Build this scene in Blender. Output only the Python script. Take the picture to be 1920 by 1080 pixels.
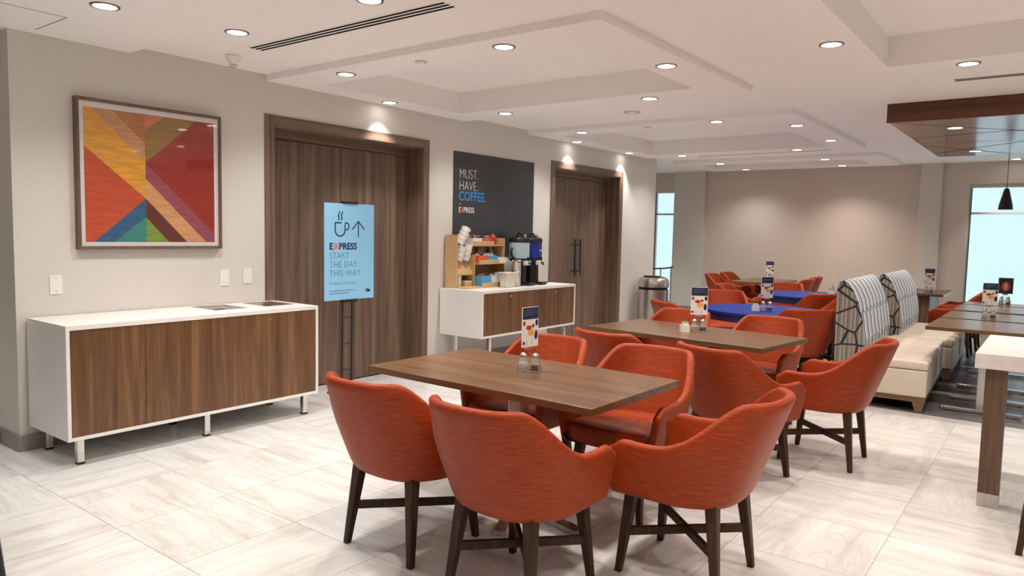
import bpy, bmesh, math, random
from mathutils import Matrix, Vector
random.seed(7)
PI = math.pi
for o in list(bpy.data.objects):
    bpy.data.objects.remove(o)
SC = bpy.context.scene
COL = SC.collection

# ---------------------------------------------------------------- camera
cam = bpy.data.cameras.new('camera')
cam.sensor_width = 36.0
cam.lens = 1360.0 / 1920.0 * 36.0
cam.clip_start = 0.05
cam_o = bpy.data.objects.new('camera', cam)
COL.objects.link(cam_o)
_y, _p, _r = math.radians(-37.13), math.radians(-4.40), math.radians(1.20)
_f = Vector((math.sin(_y) * math.cos(_p), math.cos(_y) * math.cos(_p), math.sin(_p)))
_rt = Vector((math.cos(_y), -math.sin(_y), 0))
_up = _rt.cross(_f)
_r2 = _rt * math.cos(_r) + _up * math.sin(_r)
_u2 = -_rt * math.sin(_r) + _up * math.cos(_r)
cam_o.matrix_world = Matrix(((_r2.x, _u2.x, -_f.x, 0), (_r2.y, _u2.y, -_f.y, 0), (_r2.z, _u2.z, -_f.z, 1.5), (0, 0, 0, 1)))
SC.camera = cam_o

# ---------------------------------------------------------------- world, exposure
world = bpy.data.worlds.new('overcast_sky')
SC.world = world
world.use_nodes = True
wb = world.node_tree.nodes['Background']
wb.inputs['Color'].default_value = (0.68, 0.91, 1.0, 1)
wb.inputs['Strength'].default_value = 1.1
SC.view_settings.view_transform = 'Standard'
SC.view_settings.look = 'None'
SC.view_settings.gamma = 1.0
SC.view_settings.use_curve_mapping = False
SC.view_settings.exposure = 0.14
LAMP_W = 60.0
LAMP_COL = (1.0, 0.965, 0.925)
LAMP_WARM = (1.0, 0.875, 0.765)

# ---------------------------------------------------------------- materials
def mat(name, col, rough=0.6, metal=0.0, spec=0.5, emit=None, alpha=None, trans=0.0, coat=0.0):
    m = bpy.data.materials.new(name)
    m.use_nodes = True
    b = m.node_tree.nodes['Principled BSDF']
    b.inputs['Base Color'].default_value = (*col, 1)
    b.inputs['Roughness'].default_value = rough
    b.inputs['Metallic'].default_value = metal
    b.inputs['Specular IOR Level'].default_value = spec
    b.inputs['Transmission Weight'].default_value = trans
    b.inputs['Coat Weight'].default_value = coat
    if emit:
        b.inputs['Emission Color'].default_value = (*emit[:3], 1)
        b.inputs['Emission Strength'].default_value = emit[3]
    return m

def nodes_of(m):
    nt = m.node_tree
    return nt, nt.nodes, nt.links, nt.nodes['Principled BSDF']

def ramp(N, stops):
    r = N.new('ShaderNodeValToRGB')
    el = r.color_ramp.elements
    el[0].position, el[0].color = stops[0][0], (*stops[0][1], 1)
    el[1].position, el[1].color = stops[-1][0], (*stops[-1][1], 1)
    for p, c in stops[1:-1]:
        e = el.new(p)
        e.color = (*c, 1)
    return r

def coords(N, L, scale, per_object=True, rot=(0, 0, 0)):
    tc = N.new('ShaderNodeTexCoord')
    src = tc.outputs['Object']
    if per_object:
        oi = N.new('ShaderNodeObjectInfo')
        mu = N.new('ShaderNodeMath'); mu.operation = 'MULTIPLY'; mu.inputs[1].default_value = 37.0
        L.new(oi.outputs['Random'], mu.inputs[0])
        va = N.new('ShaderNodeVectorMath'); va.operation = 'ADD'
        L.new(src, va.inputs[0]); L.new(mu.outputs[0], va.inputs[1])
        src = va.outputs[0]
    mp = N.new('ShaderNodeMapping')
    mp.inputs['Scale'].default_value = scale
    mp.inputs['Rotation'].default_value = rot
    L.new(src, mp.inputs['Vector'])
    return mp.outputs['Vector']

def bump(N, L, b, height, strength, dist=0.002):
    bp = N.new('ShaderNodeBump')
    bp.inputs['Strength'].default_value = strength
    bp.inputs['Distance'].default_value = dist
    L.new(height, bp.inputs['Height'])
    L.new(bp.outputs['Normal'], b.inputs['Normal'])

def wood(name, dark, mid, light, axis='Z', freq=9.0, rough=0.45, streak=0.05):
    m = mat(name, mid, rough)
    nt, N, L, b = nodes_of(m)
    s = {'X': (streak * freq, freq, freq), 'Y': (freq, streak * freq, freq), 'Z': (freq, freq, streak * freq)}[axis]
    v = coords(N, L, s)
    n1 = N.new('ShaderNodeTexNoise'); n1.inputs['Scale'].default_value = 1.6; n1.inputs['Detail'].default_value = 9; n1.inputs['Roughness'].default_value = 0.68
    n1.inputs['Distortion'].default_value = 0.6
    L.new(v, n1.inputs['Vector'])
    r = ramp(N, [(0.28, dark), (0.5, mid), (0.72, light)])
    L.new(n1.outputs['Fac'], r.inputs['Fac'])
    L.new(r.outputs['Color'], b.inputs['Base Color'])
    bump(N, L, b, n1.outputs['Fac'], 0.15)
    return m

def noise_mat(name, c1, c2, scale=8.0, rough=0.6, stretch=(1, 1, 1), detail=4, bmp=0.0, metal=0.0, per_object=True, spec=0.5):
    m = mat(name, c1, rough, metal, spec)
    nt, N, L, b = nodes_of(m)
    v = coords(N, L, stretch, per_object)
    n1 = N.new('ShaderNodeTexNoise'); n1.inputs['Scale'].default_value = scale; n1.inputs['Detail'].default_value = detail
    L.new(v, n1.inputs['Vector'])
    r = ramp(N, [(0.35, c1), (0.65, c2)])
    L.new(n1.outputs['Fac'], r.inputs['Fac'])
    L.new(r.outputs['Color'], b.inputs['Base Color'])
    if bmp:
        bump(N, L, b, n1.outputs['Fac'], bmp)
    return m

def marble():
    m = mat('marble_tile', (0.7, 0.7, 0.68), 0.20)
    nt, N, L, b = nodes_of(m)
    v = coords(N, L, (0.8, 5.0, 1.0), True, (0, 0, 0.22))
    n1 = N.new('ShaderNodeTexNoise'); n1.inputs['Scale'].default_value = 1.9; n1.inputs['Detail'].default_value = 6; n1.inputs['Roughness'].default_value = 0.55; n1.inputs['Distortion'].default_value = 0.5
    L.new(v, n1.inputs['Vector'])
    r = ramp(N, [(0.25, (0.54, 0.53, 0.515)), (0.42, (0.65, 0.645, 0.635)), (0.55, (0.705, 0.705, 0.70)), (0.75, (0.775, 0.78, 0.78))])
    L.new(n1.outputs['Fac'], r.inputs['Fac'])
    n2 = N.new('ShaderNodeTexNoise'); n2.inputs['Scale'].default_value = 1.5; n2.inputs['Detail'].default_value = 3; n2.inputs['Distortion'].default_value = 0.9
    L.new(v, n2.inputs['Vector'])
    r2 = ramp(N, [(0.44, (1, 1, 1)), (0.485, (0.90, 0.885, 0.865)), (0.50, (1, 1, 1)), (0.56, (1, 1, 1)), (0.575, (1.07, 1.07, 1.07)), (0.60, (1, 1, 1))])
    L.new(n2.outputs['Fac'], r2.inputs['Fac'])
    mx = N.new('ShaderNodeMix'); mx.data_type = 'RGBA'; mx.blend_type = 'MULTIPLY'; mx.inputs[0].default_value = 1.0
    L.new(r.outputs['Color'], mx.inputs[6]); L.new(r2.outputs['Color'], mx.inputs[7])
    L.new(mx.outputs[2], b.inputs['Base Color'])
    return m

def fabric_orange():
    m = mat('orange_woven_fabric', (0.60, 0.105, 0.045), 0.45, spec=0.22)
    nt, N, L, b = nodes_of(m)
    v = coords(N, L, (16, 16, 330))
    n1 = N.new('ShaderNodeTexNoise'); n1.inputs['Scale'].default_value = 1.0; n1.inputs['Detail'].default_value = 3
    L.new(v, n1.inputs['Vector'])
    r = ramp(N, [(0.3, (0.205, 0.025, 0.0048)), (0.7, (0.39, 0.056, 0.0112))])
    L.new(n1.outputs['Fac'], r.inputs['Fac'])
    L.new(r.outputs['Color'], b.inputs['Base Color'])
    b.inputs['Sheen Weight'].default_value = 0.07
    b.inputs['Sheen Roughness'].default_value = 0.3
    b.inputs['Sheen Tint'].default_value = (1.0, 0.72, 0.60, 1)
    bump(N, L, b, n1.outputs['Fac'], 0.25, 0.001)
    return m

def banquette_front():
    # wavy pale stripes with dark zigzag accents woven at two heights
    m = mat('striped_backrest_fabric', (0.6, 0.65, 0.7), 0.8)
    nt, N, L, b = nodes_of(m)
    v = coords(N, L, (1, 1, 1), False)
    sep = N.new('ShaderNodeSeparateXYZ'); L.new(v, sep.inputs[0])
    def mth(op, a, c=None):
        n = N.new('ShaderNodeMath'); n.operation = op
        for i, q in enumerate((a, c)):
            if q is None: continue
            if isinstance(q, (int, float)): n.inputs[i].default_value = q
            else: L.new(q, n.inputs[i])
        return n.outputs[0]
    low = mth('LESS_THAN', sep.outputs['Z'], 0.83)
    wob = mth('ADD', mth('MULTIPLY', mth('SINE', mth('MULTIPLY', sep.outputs['Z'], 11.0)), 0.05), mth('MULTIPLY', low, 0.05))
    yy = mth('ADD', sep.outputs['Y'], wob)
    fr = mth('FRACT', mth('MULTIPLY', yy, 4.8))
    st = ramp(N, [(0.0, (0.72, 0.74, 0.76)), (0.36, (0.66, 0.69, 0.72)), (0.40, (0.22, 0.28, 0.37)), (0.60, (0.34, 0.41, 0.51)), (0.64, (0.58, 0.62, 0.67)), (0.74, (0.50, 0.55, 0.61)), (0.78, (0.03, 0.035, 0.05)), (0.95, (0.06, 0.07, 0.09)), (1.0, (0.70, 0.72, 0.74))])
    L.new(fr, st.inputs['Fac'])
    zig = mth('ABSOLUTE', mth('SUBTRACT', mth('FRACT', mth('MULTIPLY', sep.outputs['Y'], 6.2)), 0.5))
    def line(z0, amp, w):
        d = mth('ABSOLUTE', mth('SUBTRACT', sep.outputs['Z'], mth('ADD', mth('MULTIPLY', zig, amp), z0)))
        return mth('LESS_THAN', d, w)
    k = mth('MAXIMUM', line(0.82, 0.08, 0.005), line(0.50, 0.16, 0.011))
    mx = N.new('ShaderNodeMix'); mx.data_type = 'RGBA'
    L.new(k, mx.inputs[0]); L.new(st.outputs['Color'], mx.inputs[6]); mx.inputs[7].default_value = (0.02, 0.025, 0.04, 1)
    L.new(mx.outputs[2], b.inputs['Base Color'])
    return m

def banquette_side():
    m = mat('striped_side_fabric', (0.4, 0.4, 0.4), 0.8)
    nt, N, L, b = nodes_of(m)
    v = coords(N, L, (1, 1, 1), False)
    sep = N.new('ShaderNodeSeparateXYZ'); L.new(v, sep.inputs[0])
    mu = N.new('ShaderNodeMath'); mu.operation = 'MULTIPLY'; mu.inputs[1].default_value = 13.0
    L.new(sep.outputs['X'], mu.inputs[0])
    fr = N.new('ShaderNodeMath'); fr.operation = 'FRACT'; L.new(mu.outputs[0], fr.inputs[0])
    st = ramp(N, [(0.0, (0.16, 0.13, 0.105)), (0.22, (0.42, 0.36, 0.29)), (0.34, (0.13, 0.12, 0.12)), (0.6, (0.20, 0.20, 0.215)), (0.78, (0.36, 0.31, 0.26)), (1.0, (0.16, 0.13, 0.105))])
    L.new(fr.outputs[0], st.inputs['Fac'])
    vo = N.new('ShaderNodeTexVoronoi'); vo.feature = 'DISTANCE_TO_EDGE'; vo.inputs['Scale'].default_value = 5.5
    L.new(v, vo.inputs['Vector'])
    lt = N.new('ShaderNodeMath'); lt.operation = 'LESS_THAN'; lt.inputs[1].default_value = 0.045
    L.new(vo.outputs['Distance'], lt.inputs[0])
    mx = N.new('ShaderNodeMix'); mx.data_type = 'RGBA'
    L.new(lt.outputs[0], mx.inputs[0]); L.new(st.outputs['Color'], mx.inputs[6]); mx.inputs[7].default_value = (0.015, 0.018, 0.025, 1)
    L.new(mx.outputs[2], b.inputs['Base Color'])
    return m

def plank_mat():
    m = mat('grey_vinyl_plank', (0.12, 0.12, 0.13), 0.35)
    nt, N, L, b = nodes_of(m)
    oi = N.new('ShaderNodeObjectInfo')
    r = ramp(N, [(0.0, (0.055, 0.055, 0.065)), (0.35, (0.10, 0.10, 0.115)), (0.65, (0.16, 0.155, 0.16)), (1.0, (0.24, 0.225, 0.215))])
    L.new(oi.outputs['Random'], r.inputs['Fac'])
    v = coords(N, L, (1.5, 30, 30))
    n1 = N.new('ShaderNodeTexNoise'); n1.inputs['Scale'].default_value = 1.0; n1.inputs['Detail'].default_value = 4
    L.new(v, n1.inputs['Vector'])
    r2 = ramp(N, [(0.3, (0.75, 0.75, 0.75)), (0.7, (1.2, 1.2, 1.2))])
    L.new(n1.outputs['Fac'], r2.inputs['Fac'])
    mx = N.new('ShaderNodeMix'); mx.data_type = 'RGBA'; mx.blend_type = 'MULTIPLY'; mx.inputs[0].default_value = 1.0
    L.new(r.outputs['Color'], mx.inputs[6]); L.new(r2.outputs['Color'], mx.inputs[7])
    L.new(mx.outputs[2], b.inputs['Base Color'])
    return m

def glass_pane(name, tint, mixf=0.08):
    m = bpy.data.materials.new(name); m.use_nodes = True
    nt = m.node_tree; N = nt.nodes; L = nt.links
    N.remove(N['Principled BSDF'])
    tr = N.new('ShaderNodeBsdfTransparent'); tr.inputs[0].default_value = (*tint, 1)
    gl = N.new('ShaderNodeBsdfGlossy'); gl.inputs['Roughness'].default_value = 0.03
    mx = N.new('ShaderNodeMixShader'); mx.inputs[0].default_value = mixf
    L.new(tr.outputs[0], mx.inputs[1]); L.new(gl.outputs[0], mx.inputs[2])
    L.new(mx.outputs[0], N['Material Output'].inputs['Surface'])
    return m

def art_paint(name, col, scale=5, var=0.16, rot=0.7):
    m = mat(name, col, 0.5)
    nt, N, L, b = nodes_of(m)
    v = coords(N, L, (2, 14, 14), False, (0, 0, rot))
    n1 = N.new('ShaderNodeTexNoise'); n1.inputs['Scale'].default_value = scale; n1.inputs['Detail'].default_value = 6
    L.new(v, n1.inputs['Vector'])
    d = tuple(max(0, c * (1 - var)) for c in col); l = tuple(min(1, c * (1 + var) + 0.01) for c in col)
    r = ramp(N, [(0.3, d), (0.7, l)])
    L.new(n1.outputs['Fac'], r.inputs['Fac'])
    L.new(r.outputs['Color'], b.inputs['Base Color'])
    return m

M = {}
M['wall'] = noise_mat('beige_wall_paint', (0.665, 0.625, 0.575), (0.685, 0.645, 0.595), 60, 0.75, detail=2, per_object=False)
M['wall_back'] = noise_mat('taupe_wall_paint', (0.65, 0.56, 0.485), (0.67, 0.58, 0.505), 60, 0.75, detail=2, per_object=False)
M['ceil'] = noise_mat('white_ceiling_paint', (0.93, 0.895, 0.87), (0.94, 0.905, 0.88), 40, 0.85, detail=2, per_object=False)
M['base'] = noise_mat('taupe_baseboard', (0.27, 0.245, 0.22), (0.30, 0.27, 0.245), 30, 0.5, per_object=False)
M['marble'] = marble()
M['grout'] = noise_mat('grey_grout', (0.50, 0.485, 0.46), (0.56, 0.54, 0.52), 60, 0.9, per_object=False)
M['plank'] = plank_mat()
M['orange'] = fabric_orange()
M['leg'] = wood('dark_walnut_leg', (0.026, 0.013, 0.007), (0.050, 0.026, 0.014), (0.080, 0.044, 0.025), 'Z', 30, 0.45)
M['leg'].node_tree.nodes['Principled BSDF'].inputs['Specular IOR Level'].default_value = 0.2
M['door'] = wood('grey_brown_door_laminate', (0.080, 0.046, 0.030), (0.168, 0.106, 0.072), (0.285, 0.195, 0.138), 'Z', 11, 0.42, 0.035)
M['doorh'] = wood('grey_brown_header_laminate', (0.080, 0.046, 0.030), (0.168, 0.106, 0.072), (0.285, 0.195, 0.138), 'Y', 11, 0.42, 0.035)
M['walnut'] = wood('walnut_cabinet_laminate', (0.060, 0.027, 0.011), (0.150, 0.072, 0.030), (0.265, 0.142, 0.066), 'Z', 8, 0.35, 0.06)
M['tabletop'] = wood('brown_table_laminate', (0.075, 0.036, 0.016), (0.130, 0.067, 0.030), (0.190, 0.104, 0.050), 'X', 10, 0.28, 0.04)
M['tabletop_y'] = wood('brown_table_laminate_crosswise', (0.075, 0.036, 0.016), (0.130, 0.067, 0.030), (0.190, 0.104, 0.050), 'Y', 10, 0.28, 0.04)
M['canopy_front'] = wood('mahogany_canopy_edge', (0.060, 0.018, 0.006), (0.115, 0.038, 0.012), (0.160, 0.058, 0.020), 'X', 12, 0.4, 0.03)
M['canopy'] = wood('glossy_mahogany_panel', (0.17, 0.070, 0.042), (0.25, 0.112, 0.070), (0.31, 0.150, 0.098), 'X', 10, 0.16, 0.03)
M['hileg'] = wood('walnut_table_leg', (0.075, 0.040, 0.022), (0.150, 0.085, 0.046), (0.24, 0.145, 0.082), 'Z', 12, 0.35, 0.04)
M['frame_wood'] = wood('brown_picture_frame', (0.10, 0.055, 0.033), (0.155, 0.092, 0.056), (0.20, 0.125, 0.08), 'Y', 14, 0.45, 0.05)
M['bqwood'] = wood('light_brown_base_wood', (0.12, 0.066, 0.032), (0.20, 0.115, 0.056), (0.28, 0.17, 0.09), 'X', 12, 0.45, 0.06)
M['birch'] = wood('birch_rack_wood', (0.50, 0.30, 0.13), (0.62, 0.40, 0.19), (0.70, 0.48, 0.25), 'Z', 9, 0.45, 0.06)
M['white'] = noise_mat('white_laminate', (0.82, 0.80, 0.77), (0.84, 0.82, 0.79), 20, 0.35, per_object=False)
M['quartz'] = noise_mat('cream_quartz', (0.80, 0.76, 0.71), (0.84, 0.80, 0.755), 25, 0.25, per_object=False)
M['plate'] = noise_mat('white_plastic_plate', (0.84, 0.82, 0.80), (0.86, 0.84, 0.82), 20, 0.35, per_object=False)
M['steel'] = noise_mat('brushed_steel', (0.52, 0.50, 0.47), (0.62, 0.60, 0.57), 3, 0.28, (40, 40, 1), 3, metal=1.0)
M['chrome'] = mat('polished_chrome', (0.75, 0.74, 0.72), 0.12, 1.0)
M['black'] = noise_mat('black_plastic', (0.010, 0.010, 0.011), (0.016, 0.016, 0.017), 30, 0.35)
M['blackm'] = noise_mat('black_powder_coat', (0.012, 0.011, 0.011), (0.020, 0.018, 0.018), 60, 0.5)
M['dark'] = mat('dark_void', (0.006, 0.006, 0.006), 0.9)
M['vinyl'] = noise_mat('cream_vinyl', (0.60, 0.52, 0.435), (0.64, 0.56, 0.475), 7, 0.5, detail=5, bmp=0.08)
M['bqfront'] = banquette_front()
M['bqside'] = banquette_side()
M['blue'] = noise_mat('royal_blue_laminate', (0.010, 0.028, 0.20), (0.014, 0.034, 0.23), 30, 0.6, spec=0.12)
M['navy'] = noise_mat('navy_edge', (0.006, 0.010, 0.055), (0.009, 0.014, 0.07), 30, 0.5)
M['slot'] = mat('dark_slot', (0.012, 0.010, 0.009), 0.9, spec=0.1)
M['lens'] = mat('lit_lamp_lens', (0.9, 0.9, 0.9), 0.4, emit=(1.0, 0.95, 0.90, 14.0))
M['ring'] = mat('grey_lamp_trim', (0.22, 0.20, 0.19), 0.35, 0.6)
M['glasswin'] = glass_pane('window_glass', (0.97, 0.99, 1.0), 0.06)
M['picglass'] = glass_pane('picture_glass', (0.97, 0.97, 0.97), 0.035)
M['winframe'] = noise_mat('pale_window_frame', (0.62, 0.60, 0.57), (0.66, 0.64, 0.61), 20, 0.4)
M['winblack'] = mat('black_window_gasket', (0.012, 0.012, 0.014), 0.4)
M['clear'] = mat('clear_glass', (0.95, 0.96, 0.95), 0.05, trans=0.9)
M['salt'] = noise_mat('white_salt', (0.75, 0.74, 0.70), (0.82, 0.81, 0.78), 80, 0.8)
M['pepper'] = noise_mat('dark_pepper', (0.03, 0.02, 0.016), (0.09, 0.065, 0.05), 200, 0.8)
M['poster'] = noise_mat('charcoal_print', (0.040, 0.034, 0.035), (0.048, 0.041, 0.042), 3, 0.35, per_object=False)
M['poster2'] = noise_mat('charcoal_print_dark', (0.033, 0.028, 0.029), (0.040, 0.034, 0.035), 3, 0.35, per_object=False)
M['signblue'] = noise_mat('pale_blue_print', (0.31, 0.66, 0.97), (0.325, 0.68, 0.985), 3, 0.35, per_object=False)
M['ink'] = mat('navy_ink', (0.010, 0.022, 0.065), 0.5)
M['inkgrey'] = mat('grey_blue_ink', (0.10, 0.19, 0.31), 0.5)
M['inkwhite'] = mat('white_ink', (0.80, 0.78, 0.76), 0.5)
M['inkblue'] = mat('bright_blue_ink', (0.035, 0.25, 0.62), 0.5)
M['inkorange'] = mat('orange_ink', (0.85, 0.16, 0.06), 0.5)
M['paperwhite'] = mat('white_card', (0.80, 0.77, 0.76), 0.45)
M['paper'] = noise_mat('white_paper', (0.80, 0.77, 0.73), (0.85, 0.82, 0.79), 12, 0.7)
M['bx_orange'] = noise_mat('orange_box', (0.72, 0.10, 0.02), (0.78, 0.13, 0.03), 9, 0.5)
M['bx_blue'] = noise_mat('sky_blue_box', (0.07, 0.33, 0.60), (0.09, 0.37, 0.64), 9, 0.5)
M['bx_white'] = noise_mat('white_box', (0.76, 0.74, 0.72), (0.82, 0.80, 0.78), 9, 0.5)
M['kraft'] = noise_mat('kraft_paper', (0.50, 0.30, 0.15), (0.57, 0.36, 0.19), 9, 0.7)
M['redbag'] = noise_mat('red_foil', (0.42, 0.03, 0.02), (0.52, 0.05, 0.03), 9, 0.35)
M['packets'] = noise_mat('mixed_packets', (0.05, 0.03, 0.035), (0.55, 0.40, 0.42), 45, 0.5, detail=1)
M['packets2'] = noise_mat('blue_packets', (0.06, 0.16, 0.28), (0.50, 0.58, 0.64), 40, 0.5, detail=1)
M['tub'] = noise_mat('cream_plastic_tub', (0.76, 0.70, 0.60), (0.80, 0.74, 0.64), 9, 0.4)
M['paleblue'] = noise_mat('pale_blue_wrap', (0.42, 0.56, 0.62), (0.46, 0.60, 0.66), 9, 0.35)
M['royal'] = noise_mat('royal_blue_wrap', (0.012, 0.030, 0.26), (0.016, 0.036, 0.30), 9, 0.35)
M['yolk'] = mat('egg_yellow', (0.78, 0.42, 0.06), 0.5)
M['redfood'] = mat('tomato_red', (0.38, 0.05, 0.03), 0.5)
M['capgrey'] = noise_mat('pale_grey_cap', (0.60, 0.55, 0.51), (0.63, 0.58, 0.54), 20, 0.6)
M['plantgreen'] = noise_mat('green_packet', (0.16, 0.30, 0.07), (0.30, 0.42, 0.16), 40, 0.6)

# ---------------------------------------------------------------- mesh helpers
class MB:
    def __init__(s):
        s.v, s.f, s.m = [], [], []
    def add(s, verts, faces, mi=0):
        b = len(s.v)
        s.v += [tuple(q) for q in verts]
        s.f += [tuple(i + b for i in f) for f in faces]
        s.m += [mi] * len(faces)
        return s
    def box(s, x0, x1, y0, y1, z0, z1, mi=0):
        v = [(x0, y0, z0), (x1, y0, z0), (x1, y1, z0), (x0, y1, z0), (x0, y0, z1), (x1, y0, z1), (x1, y1, z1), (x0, y1, z1)]
        f = [(3, 2, 1, 0), (4, 5, 6, 7), (0, 1, 5, 4), (1, 2, 6, 5), (2, 3, 7, 6), (3, 0, 4, 7)]
        return s.add(v, f, mi)
    def hexa(s, bot, top, mi=0):
        f = [(3, 2, 1, 0), (4, 5, 6, 7), (0, 1, 5, 4), (1, 2, 6, 5), (2, 3, 7, 6), (3, 0, 4, 7)]
        return s.add(list(bot) + list(top), f, mi)
    def prism(s, poly, axis, a, b, mi=0):
        # poly: 2D counter-clockwise; extruded along axis from a to b
        def P(p, t):
            if axis == 'Z': return (p[0], p[1], t)
            if axis == 'Y': return (p[0], t, p[1])
            return (t, p[0], p[1])
        n = len(poly)
        v = [P(p, a) for p in poly] + [P(p, b) for p in poly]
        f = [tuple(range(n - 1, -1, -1)), tuple(range(n, 2 * n))]
        f += [(i, (i + 1) % n, n + (i + 1) % n, n + i) for i in range(n)]
        if axis == 'Y':
            f = [tuple(reversed(q)) for q in f]
        return s.add(v, f, mi)
    def lathe(s, prof, n=24, c=(0, 0), mi=0, cap=True):
        v, f = [], []
        for r, z in prof:
            for k in range(n):
                a = 2 * PI * k / n
                v.append((c[0] + r * math.cos(a), c[1] + r * math.sin(a), z))
        for j in range(len(prof) - 1):
            for k in range(n):
                k2 = (k + 1) % n
                f.append((j * n + k, j * n + k2, (j + 1) * n + k2, (j + 1) * n + k))
        if cap:
            f.append(tuple(range(n - 1, -1, -1)))
            t = (len(prof) - 1) * n
            f.append(tuple(range(t, t + n)))
        return s.add(v, f, mi)
    def tube(s, pts, r, n=8, mi=0, closed=False):
        pts = [Vector(p) for p in pts]
        m = len(pts)
        v, f = [], []
        for i, p in enumerate(pts):
            if closed:
                d = pts[(i + 1) % m] - pts[i - 1]
            else:
                d = pts[min(i + 1, m - 1)] - pts[max(i - 1, 0)]
            d.normalize()
            a = d.cross(Vector((0, 0, 1)))
            if a.length < 1e-3: a = d.cross(Vector((0, 1, 0)))
            a.normalize(); b = a.cross(d)
            for k in range(n):
                t = 2 * PI * k / n
                v.append(p + a * (r * math.cos(t)) + b * (r * math.sin(t)))
        for i in range(m if closed else m - 1):
            j = (i + 1) % m
            for k in range(n):
                k2 = (k + 1) % n
                f.append((i * n + k, j * n + k, j * n + k2, i * n + k2))
        if not closed:
            f.append(tuple(range(n))); f.append(tuple(range(m * n - 1, (m - 1) * n - 1, -1)))
        return s.add(v, f, mi)
    def build(s, name, mats, parent=None, smooth=0, bevel=0, seg=2, loc=None, rotz=None):
        me = bpy.data.meshes.new(name)
        me.from_pydata(s.v, [], s.f)
        if not isinstance(mats, (list, tuple)): mats = [mats]
        for q in mats: me.materials.append(M[q] if isinstance(q, str) else q)
        me.polygons.foreach_set('material_index', s.m)
        bm = bmesh.new(); bm.from_mesh(me); bmesh.ops.recalc_face_normals(bm, faces=bm.faces); bm.to_mesh(me); bm.free()
        me.update()
        if smooth:
            me.shade_smooth()
            me.set_sharp_from_angle(angle=math.radians(smooth))
        o = bpy.data.objects.new(name, me)
        COL.objects.link(o)
        if parent is not None: o.parent = parent
        if bevel:
            mod = o.modifiers.new('bevel', 'BEVEL'); mod.width = bevel; mod.segments = seg; mod.limit_method = 'ANGLE'; mod.angle_limit = math.radians(40)
        if loc: o.location = loc
        if rotz: o.rotation_euler = (0, 0, rotz)
        return o

def tag(o, label, cat, group=None):
    o['label'] = label; o['category'] = cat
    if group: o['group'] = group
    return o
def thing(name, label, cat, loc=(0, 0, 0), rotz=0.0, group=None, rot=None):
    o = bpy.data.objects.new(name, None); COL.objects.link(o)
    o.empty_display_size = 0.1
    o.location = loc
    o.rotation_euler = rot if rot else (0, 0, rotz)
    return tag(o, label, cat, group)
def struct(o):
    o['kind'] = 'structure'
    return o
def dup(root, loc, rotz, label, group=None):
    r = root.copy(); COL.objects.link(r); r.location = loc; r.rotation_euler = (0, 0, rotz)
    r['label'] = label
    if group: r['group'] = group
    for ch in list(root.children):
        c = ch.copy(); COL.objects.link(c); c.parent = r
        for g in ch.children:
            d = g.copy(); COL.objects.link(d); d.parent = c
    return r
def text(name, s, size, x, y, z, m, parent, off=0.0, sx=1.0, loc=None):
    # flat lettering, local x right, local y up, z proud of the surface; (x, y) = left end of the baseline
    cu = bpy.data.curves.new(name, 'FONT')
    cu.body = s; cu.size = size; cu.offset = off; cu.extrude = 0.0006; cu.resolution_u = 3
    t = bpy.data.objects.new(name, cu); COL.objects.link(t)
    bpy.context.view_layer.update()
    me = bpy.data.meshes.new_from_object(t.evaluated_get(bpy.context.evaluated_depsgraph_get()))
    bpy.data.objects.remove(t); bpy.data.curves.remove(cu)
    for v in me.vertices:
        v.co = Vector((v.co.x * sx + x, v.co.y + y, v.co.z + z))
    me.materials.clear(); me.materials.append(M[m])
    me.name = name
    o = bpy.data.objects.new(name, me); COL.objects.link(o); o.parent = parent
    return o
WALLROT = (PI / 2, 0, PI / 2)     # local x -> world +y, local y -> world +z, local z -> world +x

# ---------------------------------------------------------------- room shell
W = -5.356; YC = 1.777; YE = 10.9; YB = 13.7; CZ = 2.76; FZ = 2.71
XR = 4.6; YN = -3.6; XL = -8.6; XF = -7.6
D1 = (3.614, 5.583); D2 = (7.857, 9.787); DTOP = 2.44; TW = 0.088; REC = 0.26

# floor with single tiles and planks
fl = MB().box(XL - .3, XR + .3, YN - .3, YB + .3, -0.10, -0.004).build('floor', 'grout')
MB().box(1.81, XR + .1, YN - .1, YB, -.006, 0).build('outer_slab', 'marble', fl)
MB().box(XL, 1.80, YN - .1, .39, -.006, 0).build('outer_slab', 'marble', fl)
struct(fl)
P = 0.605
tile_me = None
PLX0, PLX1, PLY0, PLY1 = -1.83, 1.80, 7.115, 12.0
def blocked(x0, x1, y0, y1):
    if x1 <= W + .02 and y0 > YC - .02 and y1 < YE + .02:
        return True
    return False
for i in range(-12, 4):
    for j in range(-2, 20):
        x0 = -0.615 + i * P; y0 = 1.61 + j * P
        x1, y1 = x0 + P, y0 + P
        if x1 > 1.9 or x0 < XF - .5: continue
        if blocked(x0, x1, y0, y1): continue
        if x0 < -5.0 and y0 < 1.0 and x0 < -6.5: continue
        if y0 + .3 > PLY0 and x0 + .3 > PLX0: continue
        if tile_me is None:
            h_ = P / 2 - .0015; t = MB().box(-h_, h_, -h_, h_, -0.006, 0.0).build('tile', 'marble', fl)
            tile_me = t.data
        else:
            t = bpy.data.objects.new('tile', tile_me); COL.objects.link(t); t.parent = fl
        t.location = (x0 + P / 2, y0 + P / 2, 0)
        t.rotation_euler = (0, 0, random.choice((0, 0, 1, 2, 2, 3)) * PI / 2)
PW, PLN = 0.20, 1.1
plank_me = None
r = 0; y = PLY0
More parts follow.
